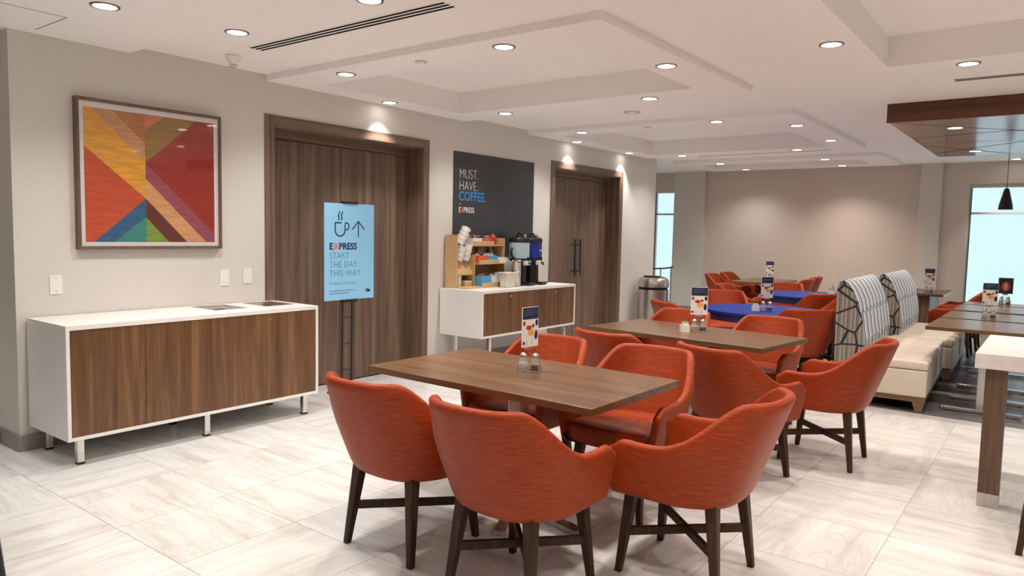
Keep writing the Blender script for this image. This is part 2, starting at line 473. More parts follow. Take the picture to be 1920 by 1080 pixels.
while y < PLY1 - .01:
    x = PLX0 - random.random() * .7
    while x < PLX1:
        xa, xb = max(x, PLX0), min(x + PLN, PLX1)
        if xb - xa > .05:
            if plank_me is None:
                t = MB().box(0, PLN - .002, 0, PW - .002, -.006, 0).build('plank', 'plank', fl); plank_me = t.data
            else:
                t = bpy.data.objects.new('plank', plank_me); COL.objects.link(t); t.parent = fl
            t.location = (xa, y, -.0005); t.scale = ((xb - xa) / PLN, 1, 1)
        x += PLN
    y += PW

# left wall with two recessed door openings
b = MB(); T = 0.30
def seg(y0, y1, z0, z1): b.box(W - T, W, y0, y1, z0, z1)
seg(YC, D1[0] + TW, 0, 3.05); seg(D1[1] - TW, D2[0] + TW, 0, 3.05); seg(D2[1] - TW, YE, 0, 3.05)
seg(D1[0] + TW, D1[1] - TW, DTOP - TW, 3.05); seg(D2[0] + TW, D2[1] - TW, DTOP - TW, 3.05)
b.box(W - T, W - REC - .01, D1[0] + TW, D1[1] - TW, 0, DTOP - TW); b.box(W - T, W - REC - .01, D2[0] + TW, D2[1] - TW, 0, DTOP - TW)
struct(b.build('wall_left', 'wall'))
struct(MB().box(XL, W - T, YC, YC + .3, 0, 3.05).build('wall_left_return', 'wall'))
struct(MB().box(XF, W - T, YE - .3, YE, 0, 3.05).build('wall_alcove_near', 'wall'))
struct(MB().box(XF - .2, XF, YE - .3, YB, 0, 3.05).build('wall_alcove_left', 'wall'))
struct(MB().box(XL - .2, XL, YN, YC + .3, 0, 3.05).build('wall_hall_left', 'wall'))
struct(MB().box(XL - .2, XR + .2, YN - .2, YN, 0, 3.05).build('wall_near', 'wall'))
struct(MB().box(XR, XR + .2, YN, YB + .3, 0, 3.05).build('wall_right', 'wall'))
# back wall: openings for the narrow left window and the wide right window
WL = (-6.76, -6.29, 0.12, 2.42); WR = (-1.255, 3.2, 0.10, 2.42)
b = MB()
b.box(XF - .2, WL[0], YB, YB + .2, 0, 3.05); b.box(WL[0], WL[1], YB, YB + .2, WL[3], 3.05); b.box(WL[0], WL[1], YB, YB + .2, 0, WL[2])
b.box(WL[1], WR[0], YB, YB + .2, 0, 3.05)
b.box(WR[0], WR[1], YB, YB + .2, WR[3], 3.05); b.box(WR[0], WR[1], YB, YB + .2, 0, WR[2]); b.box(WR[1], XR + .2, YB, YB + .2, 0, 3.05)
struct(b.build('wall_back', 'wall_back'))
struct(MB().box(-6.27, -5.63, YB - .10, YB, 0, 2.9).build('wall_back_pier', 'wall'))
struct(MB().box(-1.94, -1.63, YB - .07, YB, 0, 2.9).build('wall_back_column', 'wall'))

# windows
def window(n, w, bars_z, bars_x):
    x0, x1, z0, z1 = w
    fr = MB()
    fr.box(x0, x1, YB + .05, YB + .12, z1 - .06, z1); fr.box(x0, x1, YB + .05, YB + .12, z0, z0 + .05)
    fr.box(x0, x0 + .03, YB + .05, YB + .12, z0 + .05, z1 - .06); fr.box(x1 - .03, x1, YB + .05, YB + .12, z0 + .05, z1 - .06)
    o = struct(fr.build('window_%d' % n, 'winframe'))
    for z in bars_z: MB().box(x0 + .03, x1 - .03, YB + .055, YB + .11, z - .018, z + .018).build('mullion', 'winframe', o)
    for x in bars_x: MB().box(x - .02, x + .02, YB + .05, YB + .115, z0 + .05, z1 - .06).build('mullion', 'winframe', o)
    zs = [z0 + .05] + list(bars_z) + [z1 - .06]; xs = [x0 + .03] + list(bars_x) + [x1 - .03]
    for a in range(len(zs) - 1):
        for c in range(len(xs) - 1):
            MB().box(xs[c], xs[c + 1], YB + .08, YB + .086, zs[a], zs[a + 1]).build('pane', 'glasswin', o)
    MB().box(x0 + .03, x0 + .042, YB + .04, YB + .05, z0 + .05, z1 - .06).build('gasket', 'winblack', o)
    MB().box(x0 - .0, x1, YB - .03, YB + .05, z0 - .03, z0).build('window_sill', 'white', o)
window(1, WL, (1.93,), ())
window(2, WR, (1.955,), (0.25, 1.75))

# ceiling: base plane with openings, dropped tray frames, recesses
F1 = (W, -2.165, 3.63, 6.15, -5.05, -2.51, 4.0, 5.72)
F2 = (W, -2.175, 7.33, 10.57, -5.07, -2.55, 7.68, 10.16)
F3 = (W, -2.165, 11.53, 13.22, -5.05, -2.54, 11.98, 12.70)
UR = (-1.107, 3.4, 3.75, 5.95)
def grid_plane(b, x0, x1, y0, y1, z, holes, up):
    xs = sorted({x0, x1, *[min(max(h[k], x0), x1) for h in holes for k in (0, 1)]})
    ys = sorted({y0, y1, *[min(max(h[k], y0), y1) for h in holes for k in (2, 3)]})
    for i in range(len(xs) - 1):
        for j in range(len(ys) - 1):
            cx, cy = (xs[i] + xs[i + 1]) / 2, (ys[j] + ys[j + 1]) / 2
            if any(h[0] < cx < h[1] and h[2] < cy < h[3] for h in holes): continue
            b.box(xs[i], xs[i + 1], ys[j], ys[j + 1], z, up)
b = MB()
YS = 2.53
holes = [(f[4], f[5], f[6], f[7]) for f in (F1, F2, F3)] + [UR]
grid_plane(b, XL - .1, XR + .1, YS, YB + .1, CZ, holes, 3.05)
b.box(XL - .1, XR + .1, YN - .1, YS, FZ, 3.05)
ceil = struct(b.build('ceiling', 'ceil'))
for f, zt in ((F1, 2.92), (F2, 2.92), (F3, 2.90)):
    b = MB(); x0, x1, y0, y1, a0, a1, c0, c1 = f
    b.box(x0, x1, y0, c0, FZ, CZ); b.box(x0, x1, c1, y1, FZ, CZ); b.box(x0, a0, c0, c1, FZ, CZ); b.box(a1, x1, c0, c1, FZ, CZ)
    b.build('tray_frame', 'ceil', ceil)
    MB().box(a0, a1, c0, c1, zt, 3.05).build('tray_recess', 'ceil', ceil)
MB().box(UR[0], UR[1], UR[2], UR[3], 2.975, 3.05).build('tray_recess', 'ceil', ceil)
# access panel joint lines
b = MB(); g = .004
for (x0, x1, y0, y1) in ((-5.24, -4.775, 1.893, 1.893 + g), (-4.779, -4.775, 1.42, 1.893)):
    b.box(x0, x1, y0, y1, FZ - .0012, FZ + .001)
b.build('access_panel_joint', 'slot', ceil)

# baseboards
BH = 0.105
def bboard(name, *boxes):
    b = MB()
    for q in boxes: b.box(*q)
    struct(b.build(name, 'base', bevel=.003))
bboard('baseboard_left', (W, W + .013, YC - .013, D1[0], 0, BH), (W, W + .013, D1[1], D2[0], 0, BH), (W, W + .013, D2[1], YE + .013, 0, BH))
bboard('baseboard_left_return', (XL, W, YC - .013, YC, 0, BH))
bboard('baseboard_back', (-6.27, -5.63, YB - .113, YB - .10, 0, BH), (-5.63, -1.94, YB - .013, YB, 0, BH), (-1.94, -1.63, YB - .083, YB - .07, 0, BH))

# doors
def door(n, D, handles):
    y0, y1 = D
    e = bpy.data.objects.new('door_%d' % n, None); COL.objects.link(e); e['kind'] = 'structure'
    e['label'] = ('wide double door in grey-brown laminate behind the blue sign', 'double door in grey-brown laminate with black bar pulls')[n - 1]
    xf = W + .012
    MB().box(W, xf, y0, y0 + TW, 0, DTOP).build('casing', 'door', e, bevel=.002)
    MB().box(W, xf, y1 - TW, y1, 0, DTOP).build('casing', 'door', e, bevel=.002)
    MB().box(W, xf, y0 + TW, y1 - TW, DTOP - TW, DTOP).build('casing_head', 'doorh', e, bevel=.002)
    a, c = y0 + TW, y1 - TW
    MB().box(W - REC, W, a - .001, a + .012, 0, DTOP - TW).build('jamb', 'door', e)
    MB().box(W - REC, W, c - .012, c + .001, 0, DTOP - TW).build('jamb', 'door', e)
    MB().box(W - REC, W, a, c, DTOP - TW - .012, DTOP - TW).build('jamb_head', 'doorh', e)
    MB().box(W - REC, W - REC + .05, a + .012, c - .012, DTOP - TW - .075, DTOP - TW - .012).build('transom', 'doorh', e)
    mid = (a + c) / 2
    zt = DTOP - TW - .08
    for k, (p, q) in enumerate(((a + .014, mid - .003), (mid + .003, c - .014))):
        lf = MB().box(W - REC + .0, W - REC + .04, p, q, .008, zt).build('door_leaf', 'door', e, bevel=.002)
        if handles:
            yh = mid + (-.07 if k == 0 else .07)
            xh = W - REC + .04
            h = MB()
            h.tube([(xh + .06, yh, .90), (xh + .06, yh, 1.42)], .013, 10)
            for z in (.97, 1.34): h.tube([(xh, yh, z), (xh + .06, yh, z)], .008, 8)
            h.build('pull_handle', 'blackm', lf, smooth=40)
            if k == 1:
                MB().lathe([(0.0, -.02), (.022, -.02), (.026, 0), (.022, .02), (0.0, .02)], 12, cap=False).build('lock_cylinder', 'chrome', lf, smooth=40, loc=(xh + .03, yh, .93))
door(1, D1, False)
door(2, D2, True)

# ---------------------------------------------------------------- ceiling fittings
def lamp_proto():
    t = thing('downlight', 'x', 'downlight', (0, 0, 0))
    MB().lathe([(.062, .004), (.062, -.006), (.075, -.006), (.078, 0), (.075, .004)], 28, cap=False).build('trim_ring', 'ring', t, smooth=40)
    MB().lathe([(.063, .002), (.063, -.003)], 28).build('lens', 'lens', t)
    return t
LP = None
spot = bpy.data.lights.new('lamp_light', 'SPOT')
spot.energy = LAMP_W; spot.color = LAMP_COL; spot.spot_size = math.radians(130); spot.spot_blend = 0.9; spot.shadow_soft_size = 0.06
narrow = spot.copy(); narrow.spot_size = math.radians(84); narrow.spot_blend = 0.55
rear = narrow.copy(); rear.energy = LAMP_W * 0.8
warm = spot.copy(); warm.color = LAMP_WARM; warm.energy = LAMP_W * 1.45
def lamp(x, y, z, label):
    global LP
    if LP is None:
        LP = lamp_proto(); o = LP
        o.location = (x, y, z); o['label'] = label; o['group'] = 'recessed ceiling downlights'
        l = bpy.data.objects.new('light', warm); COL.objects.link(l); l.parent = o; l.location = (0, 0, -.02)
    else:
        o = dup(LP, (x, y, z), 0, label, 'recessed ceiling downlights')
        for c in o.children:
            if c.type == 'LIGHT': c.data = rear if y < 1.2 else narrow if (x < -5.1 or y > 13.2) else warm if x > -3.3 else spot
T1, T2, T3 = 'the nearest ceiling tray', 'the middle ceiling tray', 'the farthest ceiling tray'
lamp(-3.0, 3.82, FZ, 'round downlight in the near edge of ' + T1 + ', right one')
lamp(-4.57, 3.82, FZ, 'round downlight in the near edge of ' + T1 + ', left one')
lamp(-5.205, 4.88, FZ, 'round downlight in ' + T1 + ' close above the first wooden door')
lamp(-4.63, 5.94, FZ, 'round downlight in the far edge of ' + T1 + ', left one')
lamp(-3.01, 5.94, FZ, 'round downlight in the far edge of ' + T1 + ', right one')
lamp(-2.345, 4.87, FZ, 'round downlight in the right edge of ' + T1)
lamp(-4.68, 7.50, FZ, 'round downlight in the near edge of ' + T2 + ', left one')
lamp(-3.0, 7.48, FZ, 'round downlight in the near edge of ' + T2 + ', right one')
lamp(-5.215, 8.25, FZ, 'round downlight above the second wooden door, nearer of two along the wall')
lamp(-5.215, 9.7, FZ, 'round downlight above the second wooden door, farther of two along the wall')
lamp(-2.365, 8.14, FZ, 'round downlight in the right edge of ' + T2 + ', nearer one')
lamp(-2.365, 9.56, FZ, 'round downlight in the right edge of ' + T2 + ', farther one')
lamp(-2.99, 10.36, FZ, 'round downlight in the far edge of ' + T2 + ', right one')
lamp(-4.68, 10.38, FZ, 'round downlight in the far edge of ' + T2 + ', left one')
lamp(-4.64, 11.8, FZ, 'round downlight in the near edge of ' + T3 + ', left one')
lamp(-2.98, 11.78, FZ, 'round downlight in the near edge of ' + T3 + ', right one')
lamp(-4.62, 12.98, FZ, 'round downlight in ' + T3 + ' by the back wall, left one')
lamp(-2.99, 12.9, FZ, 'round downlight in ' + T3 + ' by the back wall, right one')
lamp(-4.37, 2.75, CZ, 'round downlight left of the long slot vent above the picture')
lamp(-3.13, 2.78, CZ, 'round downlight cut by the top edge of the photo near the vent')
lamp(-4.338, 1.918, FZ, 'round downlight in the lowered ceiling at the upper left corner')
lamp(-1.283, 5.077, CZ, 'large round downlight left of the raised square recess at upper right')
lamp(-.618, 6.123, CZ, 'round downlight between the square recess and the wooden canopy')
lamp(-.9, 8.176, 2.588, 'round downlight set in the wooden canopy, nearer one')
lamp(-.915, 10.356, 2.588, 'round downlight set in the wooden canopy, farther one')
lamp(-.652, 13.40, CZ, 'small round downlight close to the wide window at right')
for i, (x, y, z) in enumerate(((.7, 6.12, CZ), (2.2, 6.12, CZ), (.6, 8.2, 2.588), (.6, 10.3, 2.588), (-1.283, 3.3, CZ), (.4, 3.2, CZ), (2.0, 3.2, CZ), (-2.9, 1.9, FZ), (-1.4, 1.9, FZ), (.1, 1.6, FZ), (1.8, 1.6, FZ),
                               (-4.3, .3, FZ), (-2.8, .2, FZ), (-1.2, .2, FZ), (.4, .2, FZ), (2.0, .2, FZ), (-6.4, .6, FZ), (-4.2, -1.5, FZ), (-2.4, -1.5, FZ), (-.6, -1.5, FZ), (1.2, -1.5, FZ), (2.6, 9.2, 2.588), (2.6, 11.6, CZ), (-6.5, 12.2, CZ))):
    lamp(x, y, z, 'round downlight outside the picture, continuing the ceiling grid')

def slot_vent(x0, x1, y0, y1, label, n=3):
    t = thing('slot_vent', label, 'vent', ((x0 + x1) / 2, (y0 + y1) / 2, CZ))
    hx, hy = (x1 - x0) / 2, (y1 - y0) / 2
    MB().box(-hx, hx, -hy, hy, -.004, .001).build('vent_frame', 'ceil', t, bevel=.001)
    w = 2 * hy / n
    for k in range(n):
        yy = -hy + (k + .5) * w
        MB().box(-hx + .01, hx - .01, yy - w * .26, yy + w * .26, -.0055, -.003).build('slot', 'slot', t)
slot_vent(-4.66, -2.80, 3.015, 3.135, 'long linear slot vent with three dark slots at upper left')
slot_vent(-.77, .6, 6.64, 6.74, 'short linear slot vent above the wooden canopy', 2)
slot_vent(-4.7, -2.7, 10.98, 11.03, 'thin slot vent between the middle and farthest ceiling trays', 1)
t = thing('smoke_detector', 'small cone-shaped smoke detector hanging above the picture', 'detector', (-4.98, 3.10, CZ))
MB().lathe([(.05, 0), (.056, -.012), (.052, -.028), (.032, -.055), (.030, -.062)], 24).build('housing', 'plate', t, smooth=40)
MB().lathe([(.030, -.062), (.030, -.068), (.018, -.068), (.018, -.078), (.028, -.080), (.028, -.085)], 20).build('sensor', 'chrome', t, smooth=40)
def ceil_disc(x, y, z, r, name, label):
    t = thing(name, label, 'ceiling cap', (x, y, z))
    MB().lathe([(r, .0), (r, -.004), (r * .9, -.008)], 24).build('cover', 'capgrey', t, smooth=40)
    MB().lathe([(r * .45, -.008), (r * .4, -.011)], 20).build('cap', 'plate', t, smooth=40)
ceil_disc(-3.76, 3.83, FZ, .045, 'sprinkler_cap', 'flat round sprinkler cap in the near edge of the nearest tray')
ceil_disc(-3.55, 4.6, 2.92, .045, 'sprinkler_cap', 'flat round sprinkler cap inside the nearest tray recess')
ceil_disc(-3.63, 6.78, CZ, .09, 'ceiling_speaker', 'flat round speaker cover between the first two ceiling trays')
ceil_disc(-3.81, 7.5, FZ, .045, 'sprinkler_cap', 'flat round sprinkler cap in the near edge of the middle tray')

# wooden canopy
t = thing('wood_canopy', 'dropped glossy mahogany ceiling canopy at the right', 'canopy', (0, 0, 0))
CX0, CX1, CY0, CY1, CB = -1.388, 3.2, 7.565, 10.94, 2.60
MB().box(CX0, CX1, CY0, CY0 + .025, CB - .012, CZ).build('fascia', 'canopy_front', t)
MB().box(CX0, CX0 + .02, CY0 + .025, CY1, CB - .012, CZ).build('fascia', 'ceil', t)
MB().box(CX0 + .02, CX1, CY1 - .02, CY1, CB, CZ).build('fascia', 'canopy_front', t)
MB().box(CX0 + .02, CX1, CY0 + .025, CY1 - .02, CB + .004, CZ - .002).build('core', 'dark', t)
def canopy_panels():
    bm = bmesh.new()
    vs = [bm.verts.new((x, y, CB)) for x, y in ((CX0 + .02, CY0 + .025), (CX1, CY0 + .025), (CX1, CY1 - .02), (CX0 + .02, CY1 - .02))]
    bm.faces.new(vs)
    lines = [((-1.316, 7.636), (-.379, 8.70)), ((-1.381, 8.843), (-.375, 8.586)), ((-1.286, 9.303), (-.406, 9.459)), ((-1.114, 9.952), (-.539, 10.927)), ((-.2, 9.4), (.9, 8.4)), ((.5, 7.6), (2.2, 10.2)), ((0, 10.9), (1.8, 9.3))]
    for (a, c) in lines:
        d = Vector((c[0] - a[0], c[1] - a[1], 0)); n = Vector((-d.y, d.x, 0)).normalized()
        bmesh.ops.bisect_plane(bm, geom=bm.verts[:] + bm.edges[:] + bm.faces[:], plane_co=(a[0], a[1], 0), plane_no=n)
    out = []
    for f in bm.faces:
        c = f.calc_center_median()
        pts = [v.co.copy() for v in f.verts]
        pts = [p + (c - p).normalized() * .022 for p in pts]
        out.append([(p.x, p.y) for p in pts])
    bm.free()
    return out
for poly in canopy_panels():
    if sum(poly[i][0] * poly[(i + 1) % len(poly)][1] - poly[(i + 1) % len(poly)][0] * poly[i][1] for i in range(len(poly))) < 0: poly.reverse()
    MB().prism(poly, 'Z', CB - .012, CB).build('panel', 'canopy', t)
# pendant lamp
t = thing('pendant_lamp', 'black bell-shaped pendant lamp hanging in front of the window', 'pendant lamp', (-.665, 12.0, 0))
MB().lathe([(.088, 1.948), (.078, 2.02), (.055, 2.12), (.036, 2.20), (.03, 2.225), (.012, 2.24)], 28, cap=False).build('lamp_shade', 'black', t, smooth=60)
MB().lathe([(.084, 1.95), (.074, 2.02), (.051, 2.12), (.0, 2.18)], 24, cap=False).build('shade_lining', 'white', t, smooth=60)
MB().tube([(0, 0, 2.235), (0, 0, CZ)], .004, 8).build('cord', 'black', t)
MB().lathe([(.05, CZ), (.05, CZ - .02)], 20).build('ceiling_rose', 'black', t)

# ---------------------------------------------------------------- picture and wall plates
py0, py1, pz0, pz1 = 2.142, 3.197, 1.322, 2.350
t = thing('framed_picture', 'large square framed abstract of bright diagonal colour bands', 'picture', (W, (py0 + py1) / 2, (pz0 + pz1) / 2), rot=WALLROT)
hw, hh = (py1 - py0) / 2, (pz1 - pz0) / 2
fw = .022; dp = .05
MB().box(-hw, hw, hh - fw, hh, .002, dp).build('frame_rail', 'frame_wood', t, bevel=.002)
MB().box(-hw, hw, -hh, -hh + fw, .002, dp).build('frame_rail', 'frame_wood', t, bevel=.002)
MB().box(-hw, -hw + fw, -hh + fw, hh - fw, .002, dp).build('frame_stile', 'frame_wood', t, bevel=.002)
MB().box(hw - fw, hw, -hh + fw, hh - fw, .002, dp).build('frame_stile', 'frame_wood', t, bevel=.002)
MB().box(-hw + fw, hw - fw, -hh + fw, hh - fw, .002, .036).build('mat_board', 'paperwhite', t)
ART = {
    'yellow': ((.80, .36, .030), [(0, .996), (.049, .993), (.435, .626), (.437, .344), (0, .71)]),
    'tan': ((.60, .29, .115), [(.049, .993), (.198, .993), (.437, .766), (.435, .626)]),
    'burnt_orange': ((.50, .165, .048), [(.198, .993), (.437, .996), (.437, .766)]),
    'red_orange': ((.58, .075, .020), [(0, .71), (.437, .344), (.058, .004), (0, .004)]),
    'blue': ((.02, .115, .23), [(.437, .344), (.437, .202), (.2, .004), (.058, .004)]),
    'teal': ((.035, .25, .215), [(.437, .202), (.437, .004), (.2, .004)]),
    'salmon': ((.66, .20, .095), [(.437, .996), (.595, .996), (.437, .877)]),
    'olive': ((.32, .17, .035), [(.437, .877), (.595, .996), (.846, .996), (.437, .62)]),
    'red': ((.34, .018, .007), [(.437, .62), (.846, .996), (1, .996), (1, .075)]),
    'magenta': ((.33, .065, .10), [(.437, .62), (1, .075), (1, .004), (.925, .004), (.437, .50)]),
    'sand': ((.66, .34, .14), [(.437, .50), (.925, .004), (.764, .004), (.437, .344)]),
    'maroon': ((.13, .020, .012), [(.437, .344), (.764, .004), (.615, .004), (.437, .197)]),
    'green': ((.20, .30, .045), [(.437, .197), (.615, .004), (.437, .004)]),
}
aw, ah = .945, .925
ax0, ay0 = -aw / 2 - .003, -ah / 2 - .004
for nm, (c, poly) in ART.items():
    pts = [(ax0 + u * aw, ay0 + v * ah) for u, v in poly]
    if sum(pts[i][0] * pts[(i + 1) % len(pts)][1] - pts[(i + 1) % len(pts)][0] * pts[i][1] for i in range(len(pts))) < 0: pts.reverse()
    MB().prism(pts, 'Z', .036, .0368).build('colour_band', art_paint('paint_' + nm, c), t)
MB().box(-hw + fw, hw - fw, -hh + fw, hh - fw, .0415, .0435).build('glazing', 'picglass', t)

def wall_plate(y, z, label, kind):
    t = thing('wall_plate', label, 'wall plate', (W, y, z), rot=WALLROT)
    MB().box(-.039, .039, -.064, .064, 0, .006).build('cover_plate', 'plate', t, bevel=.003)
    if kind == 'switch':
        MB().box(-.018, .018, -.034, .034, .006, .009).build('rocker', 'plate', t, bevel=.002)
    elif kind == 'blank':
        for s in (-1, 1): MB().lathe([(.004, .006), (.003, .0075)], 10, (0, s * .045)).build('screw', 'chrome', t)
    else:
        MB().box(-.020, .020, -.04, .04, .006, .008).build('insert', 'white', t, bevel=.002)
        for s in (-1, 1): MB().lathe([(.004, .006), (.003, .0075)], 10, (0, s * .052)).build('screw', 'steel', t)
wall_plate(2.014, 1.085, 'white blank wall plate below the left side of the picture', 'blank')
wall_plate(3.241, 1.085, 'white switch plate below the right side of the picture', 'switch')
wall_plate(3.447, 1.095, 'white outlet plate close to the first door frame', 'outlet')

# ---------------------------------------------------------------- cabinets
def cabinet(name, label, y0, y1, z0, ztop, xf, legs, knobs, holes=()):
    cyc = (y0 + y1) / 2
    t = thing(name, label, 'cabinet', (W + .012, cyc, 0))
    d = xf - W - .012; h = (y1 - y0) / 2; tt = .028; ts = .022
    # top board, with openings where the bins drop in
    b = MB(); hl = [(x0, x1, a - cyc, c - cyc) for (x0, x1, a, c) in holes]
    grid_plane(b, 0, d, -h, h, ztop - tt, hl, ztop)
    b.build('top', 'white', t)
    MB().box(0, d, -h, -h + ts, z0, ztop - tt).build('side_panel', 'white', t, bevel=.0015)
    MB().box(0, d, h - ts, h, z0, ztop - tt).build('side_panel', 'white', t, bevel=.0015)
    MB().box(0, d, -h + ts, h - ts, z0, z0 + ts).build('bottom_panel', 'white', t, bevel=.0015)
    MB().box(0, .012, -h + ts, h - ts, z0 + ts, ztop - tt).build('back_panel', 'white', t)
    n = 4; a0, a1 = -h + ts + .002, h - ts - .002; w = (a1 - a0) / n
    for k in range(n):
        g = .0012
        dr = MB().box(d - .022, d - .004, a0 + k * w + g, a0 + (k + 1) * w - g, z0 + ts + .003, ztop - tt - .003).build('cabinet_door', 'walnut', t, bevel=.001)
        if k in knobs:
            o = MB().lathe([(.012, 0), (.012, .004), (.009, .008), (.004, .008), (.004, .006), (0.0, .006)], 16, cap=False).build('lock', 'chrome', dr, smooth=40, loc=(d - .004, a0 + k * w + .035, ztop - tt - .045))
            o.rotation_euler = (0, PI / 2, 0)
    for (lx, ly) in legs:
        lg = MB().box(lx - .02, lx + .02, ly - .02, ly + .02, .012, z0).build('leg', 'chrome', t, bevel=.002)
        MB().box(lx - .022, lx + .022, ly - .022, ly + .022, 0, .012).build('foot', 'black', lg)
    for (x0, x1, a, c) in hl:
        # stainless chute with a round hole
        m = MB(); zr = ztop
        m.box(x0 - .012, x1 + .012, a - .012, a, zr - .002, zr + .003); m.box(x0 - .012, x1 + .012, c, c + .012, zr - .002, zr + .003)
        m.box(x0 - .012, x0, a, c, zr - .002, zr + .003); m.box(x1, x1 + .012, a, c, zr - .002, zr + .003)
        cx, cy = (x0 + x1) / 2, (a + c) / 2; s = .075; zb = zr - .018
        top = [(x0, a, zr), (x1, a, zr), (x1, c, zr), (x0, c, zr)]; bot = [(cx - s, cy - s, zb), (cx + s, cy - s, zb), (cx + s, cy + s, zb), (cx - s, cy + s, zb)]
        m.add(top + bot, [(0, 1, 5, 4), (1, 2, 6, 5), (2, 3, 7, 6), (3, 0, 4, 7)])
        ch = m.build('bin_chute', 'steel', t)
        MB().box(cx - s, cx + s, cy - s, cy + s, zb - .02, zb - .001).build('bin_opening', 'dark', ch)
    return t
hl = 1.86 / 2
cabinet('sideboard', 'long white sideboard with four walnut doors and two waste openings', 1.83, 3.69, .165, .878, -4.745,
        [(.53, -hl + .09), (.53, 0), (.53, hl - .09), (.06, -hl + .09), (.06, 0), (.06, hl - .09)], (1, 3),
        [(.08, .38, 2.93, 3.17), (.08, .38, 3.36, 3.60)])
cabinet('coffee_cabinet', 'white cabinet with walnut doors carrying the coffee dispensers', 5.767, 7.56, .385, .882, -4.745,
        [(.55, -.72), (.55, .72), (.07, -.72), (.07, .72)], (1, 3))

# ---------------------------------------------------------------- coffee poster
t = thing('coffee_poster', 'dark wall poster with white and blue lettering about coffee', 'poster', (W + .002, 5.967, 1.2), rot=WALLROT)
MB().box(0, 1.504, 0, 1.171, 0, .008).build('poster_panel', 'poster', t)
MB().box(.78, 1.47, .24, .84, .008, .0085).build('tonal_print', 'poster2', t)
text('lettering', 'MUST.', .150, .088, .885, .0086, 'inkwhite', t, -.0035, .80)
text('lettering', 'HAVE.', .150, .088, .755, .0086, 'inkwhite', t, -.0035, .80)
text('lettering', 'COFFEE.', .145, .088, .640, .0086, 'inkblue', t, .002, .88)
MB().box(.092, .125, .600, .604, .008, .0088).build('dash', 'inkwhite', t)
text('lettering', 'E', .085, .088, .508, .0086, 'inkwhite', t, .001, .80)
text('lettering', 'X', .085, .126, .508, .0086, 'inkorange', t, .001, .80)
text('lettering', 'PRESS', .085, .170, .508, .0086, 'inkwhite', t, .001, .86)

# ---------------------------------------------------------------- sign and stand
SX, SY, SZ = -5.10, 4.31, .862
t = thing('sign_stand', 'black ladder-like floor stand holding the blue sign', 'stand', (SX, SY, 0))
for s in (-.055, .055): MB().tube([(-.035, s, .02), (-.02, s, 1.74)], .010, 8).build('upright', 'blackm', t, smooth=40)
for z in (.22, .46, .70): MB().tube([(-.033, -.055, z), (-.033, .055, z)], .006, 8).build('rung', 'blackm', t)
MB().box(-.15, .12, -.13, .13, 0, .02).build('base_plate', 'blackm', t, bevel=.003)
MB().box(-.026, .016, -.085, .085, SZ - .022, SZ + .004).build('clip', 'blackm', t)
MB().box(-.026, .016, -.085, .085, SZ + .860, SZ + .878).build('clip', 'blackm', t)
t = thing('direction_sign', 'light blue sign with a cup icon and up arrow before the door', 'sign', (SX, SY - .283, SZ + .004), rot=WALLROT)
MB().box(0, .566, 0, .856, 0, .006).build('sign_board', 'signblue', t, bevel=.001)
z = .0064
def stroke(pts, w, closed=False):
    b = MB(); n = len(pts)
    for i in range(n if closed else n - 1):
        p, q = Vector(pts[i]), Vector(pts[(i + 1) % n]); d = (q - p).normalized() * (w * .5); nn = Vector((-d.y, d.x))
        b.prism([tuple(p - d * .5 - nn), tuple(q + d * .5 - nn), tuple(q + d * .5 + nn), tuple(p - d * .5 + nn)], 'Z', z, z + .0007)
    return b
def arc(cx, cy, rx, ry, a0, a1, n=10):
    return [(cx + rx * math.cos(math.radians(a0 + (a1 - a0) * k / n)), cy + ry * math.sin(math.radians(a0 + (a1 - a0) * k / n))) for k in range(n + 1)]
stroke([(.185, .685), (.115, .685)] + [(.115, .64)] + arc(.170, .620, .055, .052, 180, 360) + [(.225, .670)], .011).build('cup_icon', 'ink', t)
stroke(arc(.240, .655, .030, .030, 120, -100), .010).build('cup_handle', 'ink', t)
for dx in (0, .032): stroke([(.150 + dx, .710), (.160 + dx, .726), (.148 + dx, .745), (.160 + dx, .765), (.164 + dx, .785)], .010).build('steam_mark', 'ink', t)
stroke([(.378, .565), (.378, .700)], .010).build('arrow_shaft', 'ink', t)
stroke([(.310, .630), (.378, .702), (.446, .630)], .010).build('arrow_head', 'ink', t)
text('lettering', 'E', .082, .052, .450, z, 'ink', t, .0028, .90)
text('lettering', 'X', .082, .101, .450, z, 'inkorange', t, .0028, .90)
text('lettering', 'PRESS', .082, .158, .450, z, 'ink', t, .0022, .98)
text('lettering', 'START', .082, .052, .368, z, 'inkgrey', t, -.0014, .93)
text('lettering', 'THE DAY', .082, .052, .290, z, 'inkgrey', t, -.0014, .93)
text('lettering', 'THIS WAY', .082, .052, .212, z, 'inkgrey', t, -.0014, .93)
text('lettering', 'Breakfast just ahead', .044, .052, .138, z, 'inkgrey', t, -.0012, .86)
for k in range(2): stroke([(.052, .082 - .024 * k), (.345 - .07 * k, .086 - .024 * k)], .005).build('fine_print', 'inkgrey', t)
stroke([(.500, .086), (.464, .086), (.464, .062), (.474, .062)], .005).build('logo_outline', 'ink', t)
MB().box(.480, .520, .060, .082, z, z + .0006).build('logo_block', 'ink', t)

